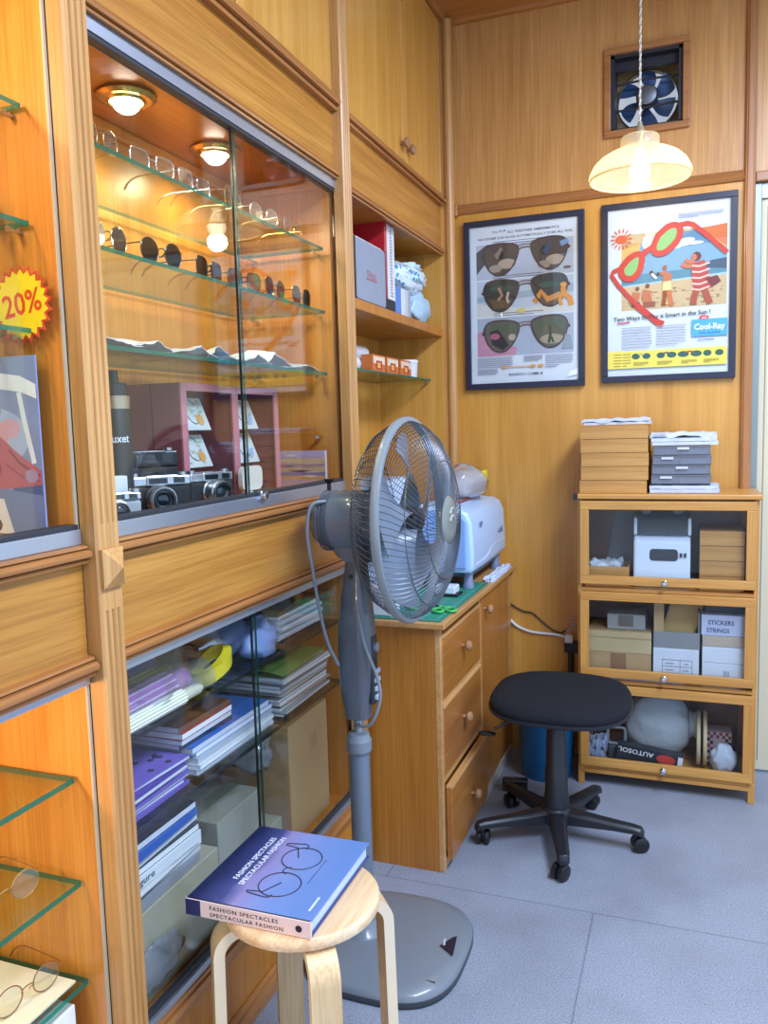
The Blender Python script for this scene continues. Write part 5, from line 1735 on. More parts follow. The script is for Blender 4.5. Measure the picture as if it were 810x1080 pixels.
for k, (y, z) in enumerate(((1.60, 1.3556), (1.60, 1.2686), (1.83, 1.3556), (1.83, 1.2686))):
    t = thing('lens_card', ('patterned card on the upper shelf of the left rack bay', 'patterned card on the lower shelf of the left rack bay', 'blue card on the upper shelf of the right rack bay', 'blue card on the lower shelf of the right rack bay')[k], 'card', (-1.11, y + .05, z), 'cards in the maroon rack')
    M_ = Matrix.Translation((-1.085, y, z)) @ Matrix.Rotation(R(-22), 4, 'Y')
    cdm = MB().box(-.003, 0, .0, .105, 0, .082, 0, M_)
    rnd = random.Random(k)
    for i in range(26):
        a, b_ = rnd.uniform(.006, .09), rnd.uniform(.006, .07)
        cdm.box(.0, .0004, a, a + rnd.uniform(.004, .010), b_, b_ + rnd.uniform(.003, .008), 1 + i % 2, M_)
    obj('face', cdm, [mat('#ccd2d4', .4, coat=.4), mat('#9aa4a4' if k < 2 else '#7f97b8', .5), mat('#b5b7a0' if k < 2 else '#c2cddd', .5)], t)
    obj('disc_sample', MB().lathe([(0, 0), (.014, 0), (.014, .001), (0, .001)], 24, M_ @ axis_m((.0005, .072, .026), (1, 0, 0))), mat('#d29a52' if k < 2 else '#8fb0c8', .3), t, smooth=True)
    obj('loop', MB().tube([M_ @ Vector((.001, .05 + .026 * math.cos(a), .046 + .030 * math.sin(a))) for a in [math.pi * .2 + 1.5 * math.pi * i / 20 for i in range(21)]], .001, 5), mat('#5a5a5a', .4), t)


def camera_thing(label, W_, H_, D_, body, top, lens_r, lens_l, leather, loc, rz, folding=False):
    """front faces local -y, rests on z=0"""
    t = thing('film_camera', label, 'camera', (0, 0, 0))
    obj('body', MB().box(-W_ / 2, W_ / 2, -D_ / 2, D_ / 2, .004, H_ * .74), mat(leather, .6, bump=.3, bscale=700), t, bevel=.006, seg=3)
    obj('bottom_plate', MB().box(-W_ / 2, W_ / 2, -D_ / 2, D_ / 2, 0, .006), mat(body, .25, .8), t, bevel=.002)
    tp = obj('top_plate', MB().box(-W_ / 2, W_ / 2, -D_ / 2, D_ / 2, H_ * .74, H_).box(-W_ * .22, W_ * .30, -D_ / 2 - .002, D_ / 2, H_ * .74, H_ + .002), mat(top, .25, .8 if top != '#1c1d20' else .1), t, bevel=.003, seg=2)
    obj('viewfinder_window', MB().box(W_ * .22, W_ * .40, -D_ / 2 - .0035, -D_ / 2 - .001, H_ * .80, H_ * .96).box(-W_ * .18, W_ * .12, -D_ / 2 - .0035, -D_ / 2 - .001, H_ * .80, H_ * .95), mat('#20262c', .1, coat=.5), tp)
    for x in (-W_ * .38, W_ * .40):
        obj('dial', MB().lathe([(0, 0), (.010, 0), (.010, .006), (.008, .007), (0, .007)], 24, Matrix.Translation((x, 0, H_ + .0005)), ribd=.04), mat('#c2c6ca', .25, .9), tp, smooth=True)
    LMx = axis_m((-.004, -D_ / 2, H_ * .40), (0, -1, 0))
    le = obj('lens_barrel', MB().lathe([(lens_r * 1.1, 0), (lens_r * 1.1, lens_l * .15), (lens_r, lens_l * .2), (lens_r, lens_l * .5), (lens_r * 1.05, lens_l * .55), (lens_r * 1.05, lens_l * .8), (lens_r * .95, lens_l * .85), (lens_r * .95, lens_l), (lens_r * .80, lens_l), (lens_r * .62, lens_l * .75), (0, lens_l * .75)], 40, LMx, ribd=.012), mat(body, .25, .8), t, smooth=True, angle=25)
    obj('front_ring', MB().lathe_open([(lens_r * .90, lens_l * .9), (lens_r * .90, lens_l * 1.02), (lens_r * .70, lens_l * 1.02), (lens_r * .66, lens_l * .9)], 40, LMx), mat('#1a1b1e', .3), le, smooth=True)
    obj('front_element', MB().ball((0, 0, lens_l * .76), (lens_r * .6, lens_r * .6, lens_r * .2), 20, 8, M=LMx), mat('#1b2436', .05, coat=1.0, var=0), le, smooth=True)
    t.location = loc
    t.rotation_euler = (0, 0, R(rz))
    return t


camera_thing('silver compact camera in front of its white box by the pilaster', .085, .055, .026, '#c6cacf', '#d0d4d8', .019, .022, '#aab0b8', (-1.005, 1.245, DZ), 55)
t = thing('camera_box', 'white camera box behind the silver compact camera', 'box', (-1.03, 1.275, DZ))
obj('body', MB().cbox(-1.04, 1.255, DZ, .03, .08, .085, R(-30)), mat('#dfe3e6', .5), t, bevel=.002)
t = thing('black_tube_case', 'tall black cylindrical case with white lettering beside the pilaster', 'case', (-1.06, 1.275, DZ))
obj('body', MB().lathe([(0, DZ), (.028, DZ), (.028, 1.41), (.026, 1.415), (0, 1.415)], 32, Matrix.Translation((-1.058, 1.322, 0))), mat('#15161a', .35), t, smooth=True)
obj('band', MB().lathe_open([(.0265, 1.40), (.0285, 1.40), (.0285, 1.425), (.0265, 1.425)], 32, Matrix.Translation((-1.058, 1.322, 0))), mat('#b9a78a', .3, .7), t, smooth=True)
obj('cap', MB().lathe([(0, 1.4252), (.024, 1.4252), (.024, 1.45), (.010, 1.452), (.009, 1.475), (0, 1.475)], 28, Matrix.Translation((-1.058, 1.322, 0))), mat('#1d1e22', .35), t, smooth=True)


def curved_text(s, ctr, rad, z, size, a0, m, parent, width):
    v, f, w = text_geo(s)
    sx = width / (w * size)
    vs = []
    for p in v:
        a = a0 + p[0] * size * sx / rad
        vs.append((ctr[0] + rad * math.cos(a), ctr[1] + rad * math.sin(a), z + p[1] * size))
    obj('lettering', MB().add(vs, f), m, parent)


WLT = mat('#e6e8ea', .4, var=0)
curved_text('rLuxet', (-1.058, 1.322), .0285, 1.335, .022, R(-105), WLT, t, .052)
curved_text('Lp.', (-1.058, 1.322), .0285, 1.250, .016, R(-70), WLT, t, .022)
t = thing('info_card', 'white and blue folded card standing behind the black camera', 'card', (-1.11, 1.40, DZ))
obj('sheet', MB().add([(-1.20, 1.435, DZ), (-1.165, 1.49, DZ), (-1.175, 1.485, 1.375), (-1.20, 1.445, 1.375), (-1.202, 1.437, DZ), (-1.167, 1.492, DZ), (-1.177, 1.487, 1.375), (-1.202, 1.447, 1.375)], [(0, 1, 2, 3), (7, 6, 5, 4), (0, 4, 5, 1), (1, 5, 6, 2), (2, 6, 7, 3), (3, 7, 4, 0)]), WHITE, t)
obj('blue_band', MB().add([(-1.1985, 1.4355, 1.20), (-1.1655, 1.4885, 1.20), (-1.171, 1.486, 1.32), (-1.198, 1.4415, 1.32)], [(0, 1, 2, 3)]), mat('#2f5fc4', .5), t)
camera_thing('large black camera standing behind the silver rangefinder', .135, .126, .050, '#222327', '#1c1d20', .032, .020, '#17181b', (-1.098, 1.455, DZ), 55)
camera_thing('silver and black rangefinder camera with a long chrome lens, left of the lock', .128, .076, .034, '#c3c7cc', '#c9cdd2', .026, .050, '#1c1d20', (-1.036, 1.415, DZ), 50)
camera_thing('chrome camera with a brassy lens barrel just left of the lock', .122, .072, .034, '#b8bcc0', '#cfd3d7', .026, .042, '#22242a', (-1.030, 1.592, DZ), 72)
t = thing('spectacle_case', 'open white case right of the lock on the display floor', 'case', (-1.0, 1.79, DZ))
obj('base', MB().loft([[(p[0], p[1], z) for p in rrect(-1.002, 1.80, .028, .05, .02)] for z in (DZ, DZ + .014)]), WHITE, t, smooth=True)
obj('lid', MB().loft([[(-1.032 - d, 1.80 + p[0], DZ + .014 + .032 + p[1]) for p in rrect(0, 0, .05, .030, .018)] for d in (0, .012)]), mat('#e3ded2', .4), t, smooth=True)
obj('cards', MB().box(-1.015, -.985, 1.77, 1.83, DZ + .0142, DZ + .018), mat('#3a3a3e', .5), t)
t = thing('leaflet_pile', 'spread of printed leaflets on the display floor before the painting', 'leaflets', (-1.0, 1.95, DZ))
lp = MB()
for i in range(7):
    lp.cbox(-1.022 + .012 * (i % 2), 1.88 + .032 * i, DZ + .0005 + .0012 * i, .046, .07, .001, R(-12 + 9 * i % 30), i % 3)
obj('sheets', lp, [mat('#dcd8d4', .5), mat('#c9c2cf', .5), mat('#e4dfcf', .5)], t)
t = thing('painting', 'small sunset landscape canvas standing at the right end of the display floor', 'picture', (-1.04, 2.1, DZ))
PNT = MB()
pm_ = frame_m((-1.126, 2.112, DZ), (1, -.05, 0), (0, 0, 1))
PNT.box(0, .155, 0, .103, -.012, 0, 0, pm_)
bands = [(0, .018, '#c9a9b4'), (.018, .032, '#d8a06a'), (.032, .042, '#8a7fa8'), (.042, .055, '#d9b184'), (.055, .066, '#b58f92'), (.066, .082, '#e3bf95'), (.082, .103, '#c9b6cf')]
pmats = [mat('#d2c0c8', .6)]
for i, (a, b_, cc) in enumerate(bands):
    pts = [(0, a + .0), (.05, a + .003 * (i % 2)), (.10, a - .002 * (i % 2)), (.155, a + .004 * (i % 3 == 1)), (.155, b_ + .002), (.09, b_ + .003 * (i % 2)), (.04, b_ - .001), (0, b_)]
    pts = [(p[0], min(.103, max(0, p[1]))) for p in pts]
    PNT.poly(pts, i + 1, pm_, .0003 + .0001 * i)
    pmats.append(mat(cc, .6, var=.2, vscale=60))
for i, (a, b_, w_, cc) in enumerate(((.02, .09, .05, '#efe0d0'), (.08, .085, .06, '#cbb4c8'), (.03, .045, .08, '#3f3a66'), (.07, .03, .07, '#f0d0a0'), (.01, .06, .05, '#6a5a80'))):
    PNT.poly([(a, b_), (a + w_ * .5, b_ + .003), (a + w_, b_ + .001), (a + w_ * .6, b_ - .004)], len(pmats), pm_, .0012)
    pmats.append(mat(cc, .6, var=.1))
obj('canvas', PNT, pmats, t)

# ================================================================== LOWER CUPBOARD CONTENTS
CZ1, CZ2, CZ0 = .7925, .6125, .2485
# upper shelf
t = thing('rolled_paper', 'blue paper roll in the plastic bundle at the left of the upper cupboard shelf', 'roll', (-1.10, 1.33, CZ1), 'wrapped rolls in the cupboard')
for nm, lab, (x, z, r), c1, c2, y1 in (
        ('wrapped_roll', 'blue wrapped roll, rearmost of the bundle on the upper cupboard shelf', (-1.132, CZ1 + .046, .040), '#4560c0', '#7f9be8', 1.45),
        ('wrapped_roll', 'yellow wrapped roll behind the pink one on the upper cupboard shelf', (-1.062, CZ1 + .039, .022), '#c8b840', '#e0d67a', 1.44),
        ('wrapped_roll', 'pink and purple striped roll in the middle of the bundle', (-1.014, CZ1 + .037, .027), '#b460b8', '#e6c4ea', 1.425),
        ('wrapped_roll', 'cream wrapped roll at the front of the bundle by the glass', (-.978, CZ1 + .0165, .013), '#cfd0b8', '#eeeede', 1.43)):
    w_ = MB()
    w_.lathe([(0, 0), (r, 0), (r, y1 - 1.15), (r * .7, y1 - 1.15 + .012), (0, y1 - 1.15 + .016)], 26, axis_m((x, 1.15, z), (0, 1, 0)), ribd=.03)
    for k in range(9):
        a = R(-60 + 28 * k)
        w_.tube([(x + (r + .0012) * math.cos(a + .02 * i), 1.152 + .028 * i, z + (r + .0012) * math.sin(a + .02 * i)) for i in range(int((y1 - 1.16) / .028))], .0026, 5, 1)
    tag(obj(nm, w_, [mat(c1, .3, coat=.4), mat(c2, .3, coat=.4)], origin=(x, 1.3, z - r), smooth=True), lab, 'roll', 'wrapped rolls in the cupboard')
bpy.data.objects.remove(t)


def film(fn, nu, nv, label, name='plastic_film', m=None):
    return solo(name, MB().sheet(nu, nv, fn, .0009), m or PLAST, label, 'plastic', smooth=True, angle=80)


def pf(u, v):
    a = R(175 - 172 * u)
    n_ = noise.noise(Vector((u * 6, v * 7, 1.0))) * .010
    rx, rz = .118 + n_, .100 + n_
    return (-1.085 + rx * math.cos(a) * .98, 1.155 + .335 * v, CZ1 + .004 + max(0, rz * math.sin(a)) + .002)


film(pf, 22, 22, 'clear crinkled plastic wrapped over the striped rolls on the upper cupboard shelf')


def pf2(u, v):
    n_ = noise.noise(Vector((u * 5, v * 6, 4.0))) * .012
    return (-.975 - .018 * u + n_ * .4 * (1 - u), 1.155 + .30 * v, CZ1 - .075 * (1 - v) * (1 - u) + .075 * u + .008 + n_ * u)


t = thing('yellow_strap', 'yellow looped strap at the end of the wrapped rolls', 'strap', (-1.0, 1.5, CZ1))
lp = MB()
pts = superell(-1.01, 1.535, .040, .062, 2.2, 36)
pin = superell(-1.01, 1.535, .022, .040, 2.2, 36)
secs = [(p, q_) for p, q_ in zip(pts, pin)]
vs, fs = [], []
for k, (p, q_) in enumerate(secs):
    zt = CZ1 + .050 + .018 * math.sin(2 * math.pi * k / 36)
    vs += [(p[0], p[1], zt), (q_[0], q_[1], zt + .004), (q_[0], q_[1], zt - .028), (p[0], p[1], zt - .030)]
for k in range(36):
    j = (k + 1) % 36
    for e in range(4):
        fs.append((k * 4 + e, j * 4 + e, j * 4 + (e + 1) % 4, k * 4 + (e + 1) % 4))
obj('loop', lp.add(vs, fs), mat('#dcc81e', .4, coat=.2), t, smooth=True)
t = thing('metal_bottle', 'silver bottle wrapped in striped film on the upper cupboard shelf', 'bottle', (-1.06, 1.58, CZ1))
obj('body', MB().lathe([(0, -.02), (.016, -.018), (.034, .0), (.044, .02), (.045, .12), (0, .12)], 30, axis_m((-1.075, 1.59, CZ1 + .052), (.12, 1, .08))), mat('#9aa4ae', .22, .9), t, smooth=True)
obj('film', MB().lathe_open([(.047, .035), (.050, .05), (.049, .09), (.052, .125), (.040, .14)], 30, axis_m((-1.075, 1.59, CZ1 + .052), (.12, 1, .08)), ribd=.03), clear('#c9d6f2', 1.6, .1, .35, '#8fa5d8'), t, smooth=True)
solo('plastic_bag', crumpled((-1.015, 1.752, CZ1 + .036), (.045, .068, .055), 17, .30, flat=CZ1), mat('#8aa2d8', .35, coat=.3), 'pale blue crumpled plastic bag left of the white paper stack', 'bag', smooth=True)
solo('dark_pouch', crumpled((-1.175, 1.66, CZ1 + .060), (.035, .10, .07), 19, .15, flat=CZ1), mat('#1c1b22', .6), 'black pouch at the back of the upper cupboard shelf', 'pouch', smooth=True)


ORDN = ['lowest', 'second from bottom', 'third from bottom', 'fourth from bottom', 'fifth from bottom', 'sixth from bottom', 'seventh from bottom', 'eighth from bottom', 'ninth from bottom', 'tenth from bottom', 'eleventh from bottom', 'twelfth from bottom']


def stack(name, cat, labels, group, n, x0, x1, y0, y1, z, ths, cols, jx=.008, jy=.010, seed=1, rot=2.0, spine=True):
    rnd = random.Random(seed)
    for i in range(n):
        th = ths[i % len(ths)]
        M_ = Matrix.Translation(((x0 + x1) / 2 + rnd.uniform(-jx, jx), (y0 + y1) / 2 + rnd.uniform(-jy, jy), z)) @ Matrix.Rotation(R(rnd.uniform(-rot, rot)), 4, 'Z')
        hx, hy = (x1 - x0) / 2, (y1 - y0) / 2
        ct = min(.0008, th * .25)
        mb = MB().box(-hx + .002, hx - .001, -hy + .001, hy - .001, ct, th - ct - .0002, 1, M_)
        mb.box(-hx, hx, -hy, hy, 0, ct, 0, M_).box(-hx, hx, -hy, hy, th - ct - .0002, th - .0002, 0, M_)
        if spine and i % 3 == 0:
            mb.box(hx - .001, hx, -hy, hy, ct, th - ct - .0002, 0, M_)
        cc = cols[i % len(cols)]
        lb = labels[i] if not isinstance(labels, str) else labels.replace('{}', ORDN[i] if i < n - 1 else 'topmost')
        o = tag(obj(name, mb, [mat(cc, .35, coat=.2), PAPER2 if i % 2 else PAPER], origin=((x0 + x1) / 2, (y0 + y1) / 2, z)), lb, cat, group)
        z += th
    return z


GC = ['#c9ced6', '#8d929c', '#d8dade', '#5d626e', '#b5bcc8', '#dfe2e6']
solo('spiral_notebook', MB().box(-1.19, -.985, 1.82, 2.10, CZ1, CZ1 + .010).tube([(-.984 + .004 * math.cos(i * 1.05), 1.825 + .0020 * i, CZ1 + .0078 + .006 * math.sin(i * 1.05)) for i in range(135)], .0011, 4, 1), [mat('#3b2a30', .5), mat('#2a2a2e', .3, .5)], 'dark spiral-bound notebook under the white paper stack', 'notebook')
z = stack('paper_sheaf', 'paper', '{} sheaf of the white paper stack on the spiral notebook', 'white papers on the upper cupboard shelf', 9, -1.19, -.99, 1.83, 2.085, CZ1 + .0125, [.006, .009, .005, .008, .010], ['#dde1e8', '#c9d2e2', '#b9bfc9', '#e3e5e8', '#a9b4cc'], seed=3)
solo('green_booklet', MB().sheet(8, 8, lambda u, v: (-1.18 + .19 * u, 1.83 + .24 * v, z + .010 + .012 * math.sin(v * 2.6) * u), .004), mat('#1f4038', .4), 'dark green booklet on top of the white paper stack', 'booklet', smooth=True)
t = thing('clear_folder', 'clear plastic folder leaning at the right of the white paper stack', 'folder', (-.99, 2.10, CZ1))
obj('sheet', MB().box(-1.15, -.982, 2.118, 2.121, CZ1, CZ1 + .115), PLAST, t)
# lower shelf
z = stack('magazine', 'magazine', '{} magazine of the tall stack at the right of the lower cupboard shelf', 'magazines on the lower cupboard shelf', 12, -1.19, -.978, 1.80, 2.085, CZ2, [.009, .006, .011, .007, .010], ['#3d4046', '#b9bcc0', '#6d6f74', '#9a8d84', '#d6d6d4', '#565b52', '#c2b8ae'], seed=5, rot=1.5)
solo('green_leaflet', MB().sheet(10, 10, lambda u, v: (-1.17 + .20 * u, 1.80 + .26 * v, z + .008 + .020 * u * (1 - v) * math.sin(3 * u) - .0 + .010 * v), .0015), mat('#8fae5e', .45, var=.35, vscale=14), 'green leafy leaflet curling on the magazine stack', 'leaflet', smooth=True)
z = stack('folder', 'folder', ['white paper folder, lowest under the blue folders', 'white paper folder, second from below under the blue folders', 'white paper folder, third from below under the blue folders', 'grey paper folder just under the blue folders', 'lower of the two blue folders', 'upper of the two blue folders, books on top'], 'folders on the lower cupboard shelf', 6, -1.19, -.98, 1.425, 1.755, CZ2, [.010, .012, .009, .012, .012, .014], ['#d8dce2', '#c2c8d4', '#e2e4e6', '#a9b0bc', '#4a7fd0', '#3f74cc'], seed=8, rot=1.0)
zb = z
z = stack('paperback', 'book', ['dark blue paperback, lowest of four on the blue folders', 'navy paperback, second of four on the blue folders', 'red paperback on the blue folders', 'brown paperback, topmost on the blue folders'], 'paperbacks on the blue folders', 4, -1.15, -1.0, 1.40, 1.60, zb, [.013, .012, .014, .013], ['#2a3350', '#39406a', '#b0332e', '#6e4638'], seed=9, rot=2.5)
z = stack('patterned_paper', 'paper', '{} purple sheaf of the pile at the left of the lower cupboard shelf', 'purple papers in the cupboard', 8, -1.19, -.985, 1.145, 1.395, CZ2, [.008, .007, .009], ['#6a55b0', '#7d68c2', '#5a48a0'], seed=12, rot=2.5, spine=True)
fl = MB()
rnd = random.Random(5)
for i in range(34):
    x, y = rnd.uniform(-1.17, -1.0), rnd.uniform(1.16, 1.38)
    for k in range(5):
        a = 2 * math.pi * k / 5 + i
        fl.lathe([(0, 0), (.0032, 0), (.0032, .0003), (0, .0003)], 8, Matrix.Translation((x + .0045 * math.cos(a), y + .0045 * math.sin(a), z + .0012)))
t = thing('patterned_paper', 'purple sheet printed with dark flowers, lying on the purple pile in the cupboard', 'paper', (-1.09, 1.27, z), 'purple papers in the cupboard')
obj('sheet', MB().box(-1.19, -.985, 1.15, 1.39, z, z + .001), mat('#7460bd', .5), t)
obj('flowers', fl, mat('#2a2050', .5), t)
# bottom
carton('big_carton', 'big beige carton at the lower left of the cupboard with magazines on top', -1.20, -.975, 1.135, 1.475, CZ0, .185, mat('#a39e86', .7), '#8f8a72')
z = stack('magazine', 'magazine', ['thick grey journal, lowest on the big beige carton', 'grey journal, second above the big beige carton', 'grey journal, third above the big beige carton', 'white journal lettered Figure above the grey journals', 'dark magazine above the white journal', 'white magazine in the pile on the big beige carton', 'blue magazine near the top of the pile on the big carton', 'black magazine topmost of the pile on the big carton'], 'magazines on the big carton', 8, -1.19, -.985, 1.15, 1.42, CZ0 + .1865, [.016, .016, .014, .024, .014, .016, .018, .014], ['#8b8f98', '#7a7e88', '#9a9ea8', '#dfe4ea', '#3a3c44', '#d2d6dc', '#2a5cb0', '#2c2c32'], seed=15, rot=2.5)
t = [o for o in COL.objects if o.get('label', '').startswith('white journal')][0]
lt = MB().text('Figure', frame_m((-.9768, 1.19, CZ0 + .1865 + .0535), (0, 1, 0), (0, 0, 1)), .020, 0, width=.065)
obj('lettering', lt, mat('#6a6f7c', .5, var=0), t)
carton('low_carton', 'low beige carton under the small grey box in the middle of the cupboard', -1.19, -.99, 1.50, 1.80, CZ0, .10, mat('#9a957e', .7), '#8a8570')
t = carton('grey_carton', 'small grey carton on the low beige carton in the middle of the cupboard', -1.17, -1.01, 1.53, 1.73, CZ0 + .101, .105, mat('#98978a', .7), '#85847a')
carton('tall_carton', 'tall brown carton with a red mark standing at the right of the cupboard', -1.20, -.985, 1.845, 2.085, CZ0, .325, CARD, '#9c815a')
t = [o for o in COL.objects if o.name == 'tall_carton'][0]
mk = MB()
mkx = -.9846
for a, b_, cc, d_ in ((1.975, 1.977, .21, .255), (2.005, 2.007, .21, .255), (1.975, 2.007, .21, .212), (1.975, 2.007, .253, .255), (1.984, 1.987, .22, .245), (1.995, 1.998, .22, .245)):
    mk.box(mkx - .0006, mkx, a, b_, CZ0 + cc, CZ0 + d_)
obj('printed_mark', mk, mat('#a3503c', .6), t)
solo('plastic_bag', crumpled((-1.06, 1.780, CZ0 + .275), (.06, .045, .055), 23, .25), clear('#eef0f4', 1.8, .12, .28, '#c2c9d4'), 'clear crumpled plastic bag wedged between the grey carton and the tall carton', 'bag', smooth=True)
solo('plastic_film', crumpled((-.966, 1.23, CZ0 + .07), (.006, .085, .045), 27, .25), clear('#f2f4f8', 2.0, .08, .22, '#d2dae8'), 'shiny scrap of plastic film before the big beige carton', 'plastic', smooth=True)

# ================================================================== CORNER NICHE
NZ = 1.7355
t = thing('speaker', 'white portable speaker with a grey mesh front on the niche shelf', 'speaker', (-1.0, 2.475, NZ))
obj('case', MB().prism(rrect(2.477, NZ + .101, .135, .1, .018), 'x', -1.06, -.966), mat('#d9dce0', .4), t, bevel=.004, smooth=True)
obj('grille', MB().prism(rrect(2.477, NZ + .101, .127, .091, .012), 'x', -.9665, -.958), mat('#8f97a6', .7, bump=.4, bscale=900), t)
obj('front_bezel', MB().box(-.967, -.957, 2.342, 2.612, NZ, NZ + .010).box(-.967, -.957, 2.342, 2.350, NZ + .01, NZ + .195).box(-.967, -.957, 2.604, 2.612, NZ + .01, NZ + .195), mat('#33373f', .4), t, bevel=.002)
lt = MB().text('TALO', frame_m((-.9575, 2.435, NZ + .088), (0, 1, -.05), (0, 0, 1)), .028, 0, width=.085)
lt.box(-.9578, -.957, 2.433, 2.523, NZ + .078, NZ + .082)
obj('emblem', lt, mat('#a8555a', .4, var=0), t)
t = thing('red_binder', 'tall red binder with a white spine standing right of the speaker', 'binder', (-1.07, 2.66, NZ))
obj('cover', MB().box(-1.16, -.962, 2.618, 2.624, NZ, NZ + .305).box(-1.16, -.962, 2.70, 2.706, NZ, NZ + .305).box(-.968, -.962, 2.624, 2.70, NZ, NZ + .305), mat('#b5222c', .35, coat=.3), t, bevel=.002)
obj('pages', MB().box(-1.155, -.97, 2.625, 2.699, NZ + .003, NZ + .298), PAPER, t)
sp_ = MB().box(-.9618, -.9606, 2.635, 2.706, NZ + .045, NZ + .290)
obj('spine_label', sp_, mat('#d2d4d6', .5), t)
obj('spine_base', MB().box(-.9618, -.9604, 2.622, 2.704, NZ, NZ + .045), mat('#2a2a30', .4), t)
lt = MB()
rnd = random.Random(2)
for i in range(22):
    zz = NZ + .055 + i * .0102
    lt.box(-.9606, -.9603, 2.662, 2.662 + .016 + rnd.random() * .008, zz, zz + .0065)
obj('spine_marks', lt, mat('#8b8f96', .5), t)
t = thing('red_case', 'open red case lying behind the speaker on the niche shelf', 'case', (-1.1, 2.5, NZ))
obj('tray', MB().box(-1.19, -1.075, 2.33, 2.605, NZ, NZ + .235), mat('#a81f28', .4), t, bevel=.004)
obj('handle', MB().tube([(-1.08, 2.40, NZ + .236), (-1.08, 2.42, NZ + .262), (-1.08, 2.52, NZ + .262), (-1.08, 2.54, NZ + .236)], .006, 8), mat('#a81f28', .4), t, smooth=True)
cl = [('#5f86c8', .075), ('#cfd6dc', .040), ('#b9c2c9', .035), ('#9ea3ab', .030)]
y = 2.722
for i, (cc, w_) in enumerate(cl):
    t = thing('file_box', ('blue upright box under the dotted bag', 'white upright box right of the blue one under the dotted bag', 'pale upright box third under the dotted bag', 'grey upright box rightmost under the dotted bag')[i], 'box', (-1.0, y + w_ / 2, NZ), 'upright boxes on the niche shelf')
    obj('body', MB().box(-1.14, -.970, y, y + w_ - .002, NZ, NZ + .105), mat(cc, .4), t, bevel=.002)
    y += w_


def dot_mat():
    m, nt, b, o = newmat('dotted_bag')
    N, L = nt.nodes.new, nt.links.new
    tc = N('ShaderNodeTexCoord')
    v = N('ShaderNodeTexVoronoi')
    v.inputs['Scale'].default_value = 42
    v.inputs['Randomness'].default_value = .35
    L(tc.outputs['Object'], v.inputs['Vector'])
    lt_ = N('ShaderNodeMath')
    lt_.operation = 'LESS_THAN'
    lt_.inputs[1].default_value = .34
    L(v.outputs['Distance'], lt_.inputs[0])
    mx = N('ShaderNodeMix')
    mx.data_type = 'RGBA'
    mx.inputs[6].default_value = c('#cfe0ea')
    mx.inputs[7].default_value = c('#3f8fb5')
    L(lt_.outputs[0], mx.inputs[0])
    L(mx.outputs[2], b.inputs['Base Color'])
    b.inputs['Roughness'].default_value = .4
    return m


t = thing('dotted_bag', 'white plastic bag with blue dots slumped over the upright boxes in the niche', 'bag', (-1.0, 2.9, NZ))
obj('body', crumpled((-1.045, 2.93, NZ + .166), (.105, .20, .050), 33, .18, 36, 22), dot_mat(), t, smooth=True)
obj('front_fold', crumpled((-.985, 2.90, NZ + .150), (.030, .175, .045), 38, .20, 36, 20), dot_mat(), t, smooth=True)
obj('hanging_side', crumpled((-.99, 3.045, NZ + .062), (.035, .115, .060), 35, .22, 30, 18, flat=NZ), mat('#a9c6d8', .4), t, smooth=True)
obj('knot', crumpled((-1.02, 3.02, NZ + .215), (.05, .07, .018), 36, .3), mat('#c2dbe6', .4), t, smooth=True)
NG = 1.5375
for i, (x, zz) in enumerate(((-1.06, .026), (-1.115, .026), (-1.087, .072))):
    solo('paper_roll', MB().lathe([(.008, 0), (.0255, 0), (.0255, .40), (.008, .40), (.008, 0)], 24, axis_m((x, 2.30, NG + zz), (0, 1, 0))), mat('#d3d5da', .6), ('white paper roll in front on the niche glass shelf', 'white paper roll at the back on the niche glass shelf', 'white paper roll lying on top of the other two')[i], 'roll', 'paper rolls on the niche glass shelf', smooth=True, angle=40)
for i, y in enumerate((2.555, 2.692, 2.835)):
    t = thing('tape_carton', ('orange carton nearest the rolls on the niche glass shelf', 'middle orange carton on the niche glass shelf', 'orange carton beside the white tub on the niche glass shelf')[i], 'box', (-1.0, y + .05, NG), 'orange cartons in the niche')
    obj('body', MB().box(-1.035, -.992, y, y + .118, NG, NG + .056), mat('#c4682c', .45), t, bevel=.0015)
    obj('front_print', MB().box(-.9922, -.9914, y + .006, y + .112, NG + .026, NG + .050).box(-.9914, -.9910, y + .03, y + .085, NG + .008, NG + .036, 1).box(-.9914, -.9909, y + .04, y + .07, NG + .012, NG + .03, 2), [mat('#d9c8b0', .5), mat('#a33526', .5), mat('#e0a04a', .5)], t)
t = thing('plastic_tub', 'small white plastic tub at the right end of the niche glass shelf', 'tub', (-1.02, 3.02, NG))
obj('body', MB().lathe([(0, NG), (.036, NG), (.040, NG + .055), (0, NG + .055)], 28, Matrix.Translation((-1.03, 3.02, 0))), mat('#cfd3de', .35), t, smooth=True)
obj('lid', MB().lathe([(0, NG + .0555), (.042, NG + .0555), (.042, NG + .064), (.038, NG + .067), (0, NG + .067)], 28, Matrix.Translation((-1.03, 3.02, 0))), mat('#dfe2ea', .35), t, smooth=True)

# ================================================================== LEFT-EDGE CABINET CONTENTS
t = thing('discount_sign', 'yellow starburst discount sign with red 20% in the left cabinet', 'sign', (-.99, 1.035, 1.55))
SGM = frame_m((-1.002, 1.040, 1.560), (1, 0, 0), (0, 0, 1))
nst = 22


def star(r0, r1, z):
    return [((r1 if i % 2 else r0) * math.cos(math.pi * i / nst + .1), (r1 if i % 2 else r0) * math.sin(math.pi * i / nst + .1)) for i in range(2 * nst)]


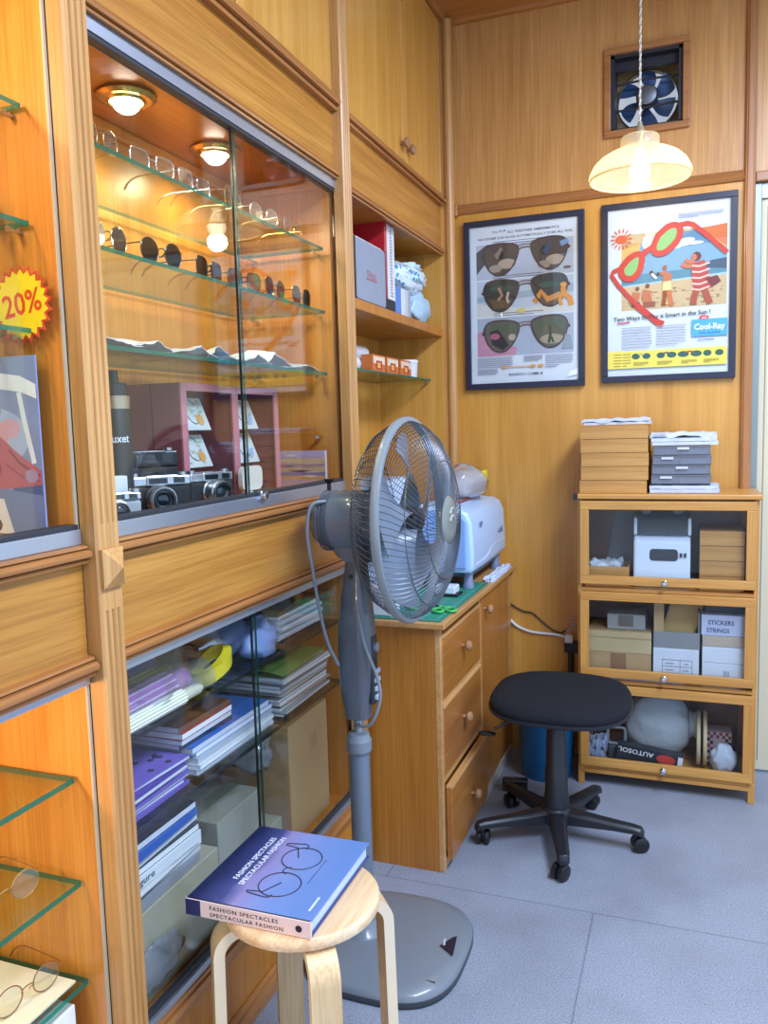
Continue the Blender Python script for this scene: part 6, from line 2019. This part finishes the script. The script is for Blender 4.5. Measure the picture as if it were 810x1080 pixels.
obj('red_burst', MB().prism(star(.062, .051, 0), 'z', -.0015, 0, 0, SGM), mat('#d0432c', .5), t)
obj('yellow_burst', MB().prism(star(.055, .047, 0), 'z', .0002, .0008, 0, SGM), mat('#f0cf1f', .5, var=.03), t)
obj('lettering', MB().text('20%', SGM @ Matrix.Translation((-.034, -.020, .0012)) @ Matrix.Rotation(R(8), 4, 'Z'), .050, 0, width=.078), mat('#d9421c', .5, var=0), t)
t = thing('photo_print', 'large photo print of a person in a maroon jacket, in the left cabinet', 'picture', (-1.1, 1.03, 1.19))
PM_ = frame_m((-1.20, 1.035, 1.192), (1, 0, 0), (0, 0, 1))
pmats = [mat('#8296c4', .35, coat=.3, var=.2, vscale=14)]
ph = MB().box(0, .222, 0, .288, -.003, 0, 0, PM_)


class Ph(Art):
    pass


A = Ph(ph, PM_, .222, .288, pmats)
A.ell(.55, .55, .35, .22, '#a9bbdf')
A.ell(.72, .60, .10, .07, '#d3a5b8')
A.ell(.45, .70, .2, .1, '#5a6a9c')
A.poly([(.0, .90), (.5, .93), (.85, .89), (.99, .84), (.99, .76), (.85, .80), (.5, .84), (.0, .82)], '#e6edf6')
A.line([(.83, .80), (.86, .66), (.93, .40)], .022, '#dfe8f4')
A.ell(.55, .88, .10, .03, '#b9c6de')
A.poly([(.60, .60), (.72, .66), (.70, .52), (.62, .50)], '#d2a0b0')
A.poly([(.70, .30), (.99, .28), (.99, .10), (.78, .08)], '#4d5f96')
A.poly([(.0, .55), (.45, .60), (.62, .56), (.80, .45), (.99, .36), (.99, .28), (.70, .26), (.40, .24), (.0, .2)], '#b5616f')
A.poly([(.50, .56), (.58, .52), (.62, .36), (.55, .30)], '#8a4456')
A.line([(.70, .48), (.80, .40), (.98, .33)], .010, '#8a4456')
A.line([(.66, .40), (.80, .33), (.97, .30)], .008, '#9a5062')
A.ell(.90, .33, .06, .05, '#a78fb4')
A.poly([(.0, .38), (.45, .42), (.60, .36), (.45, .30), (.0, .30)], '#e3d2d0')
A.poly([(.0, .0), (.99, .0), (.99, .22), (.60, .26), (.0, .24)], '#6f84b8')
A.poly([(.0, .0), (.70, .0), (.62, .20), (.30, .21), (.0, .19)], '#e6e8ee')
A.ell(.35, .05, .24, .10, '#6e4a3c')
A.text('ol', .40, .06, .07, '#d8c49a', width=.10)
obj('print', ph, pmats, t)
for nm, lab, cc, lm, loc, rz, shp in (
        ('sunglasses', 'black sunglasses on the middle upper glass shelf at the left edge', '#1c1c20', SUN, (-1.045, .985, 1.6906), 100, 'round'),
        ('sunglasses', 'dark pilot sunglasses before the discount sign', '#3a3a3c', SUN, (-1.055, .97, 1.5226), 100, 'pilot'),
        ('eyeglasses', 'gold wire spectacles on the middle lower glass shelf at the left edge', '#c9a86a', DEMO, (-1.03, .945, .5916), 80, 'round'),
        ('eyeglasses', 'bronze wire spectacles on the cream board at the left edge', '#a0764a', DEMO, (-1.02, .965, .4156), 80, 'round')):
    o = eyewear(nm, lab, cc, lm, shp)
    o.location = loc
    o.rotation_euler = (0, 0, R(rz))
solo('cream_board', MB().box(-1.225, -.985, .70, 1.035, .4115, .415), mat('#ddd2b0', .6), 'cream card board lying on the lowest glass shelf at the left edge', 'board')
solo('white_box', MB().box(-1.10, -.985, .93, 1.03, .2605, .375), WHITE, 'white box standing below the lowest glass shelf at the left edge', 'box', bevel=.002)
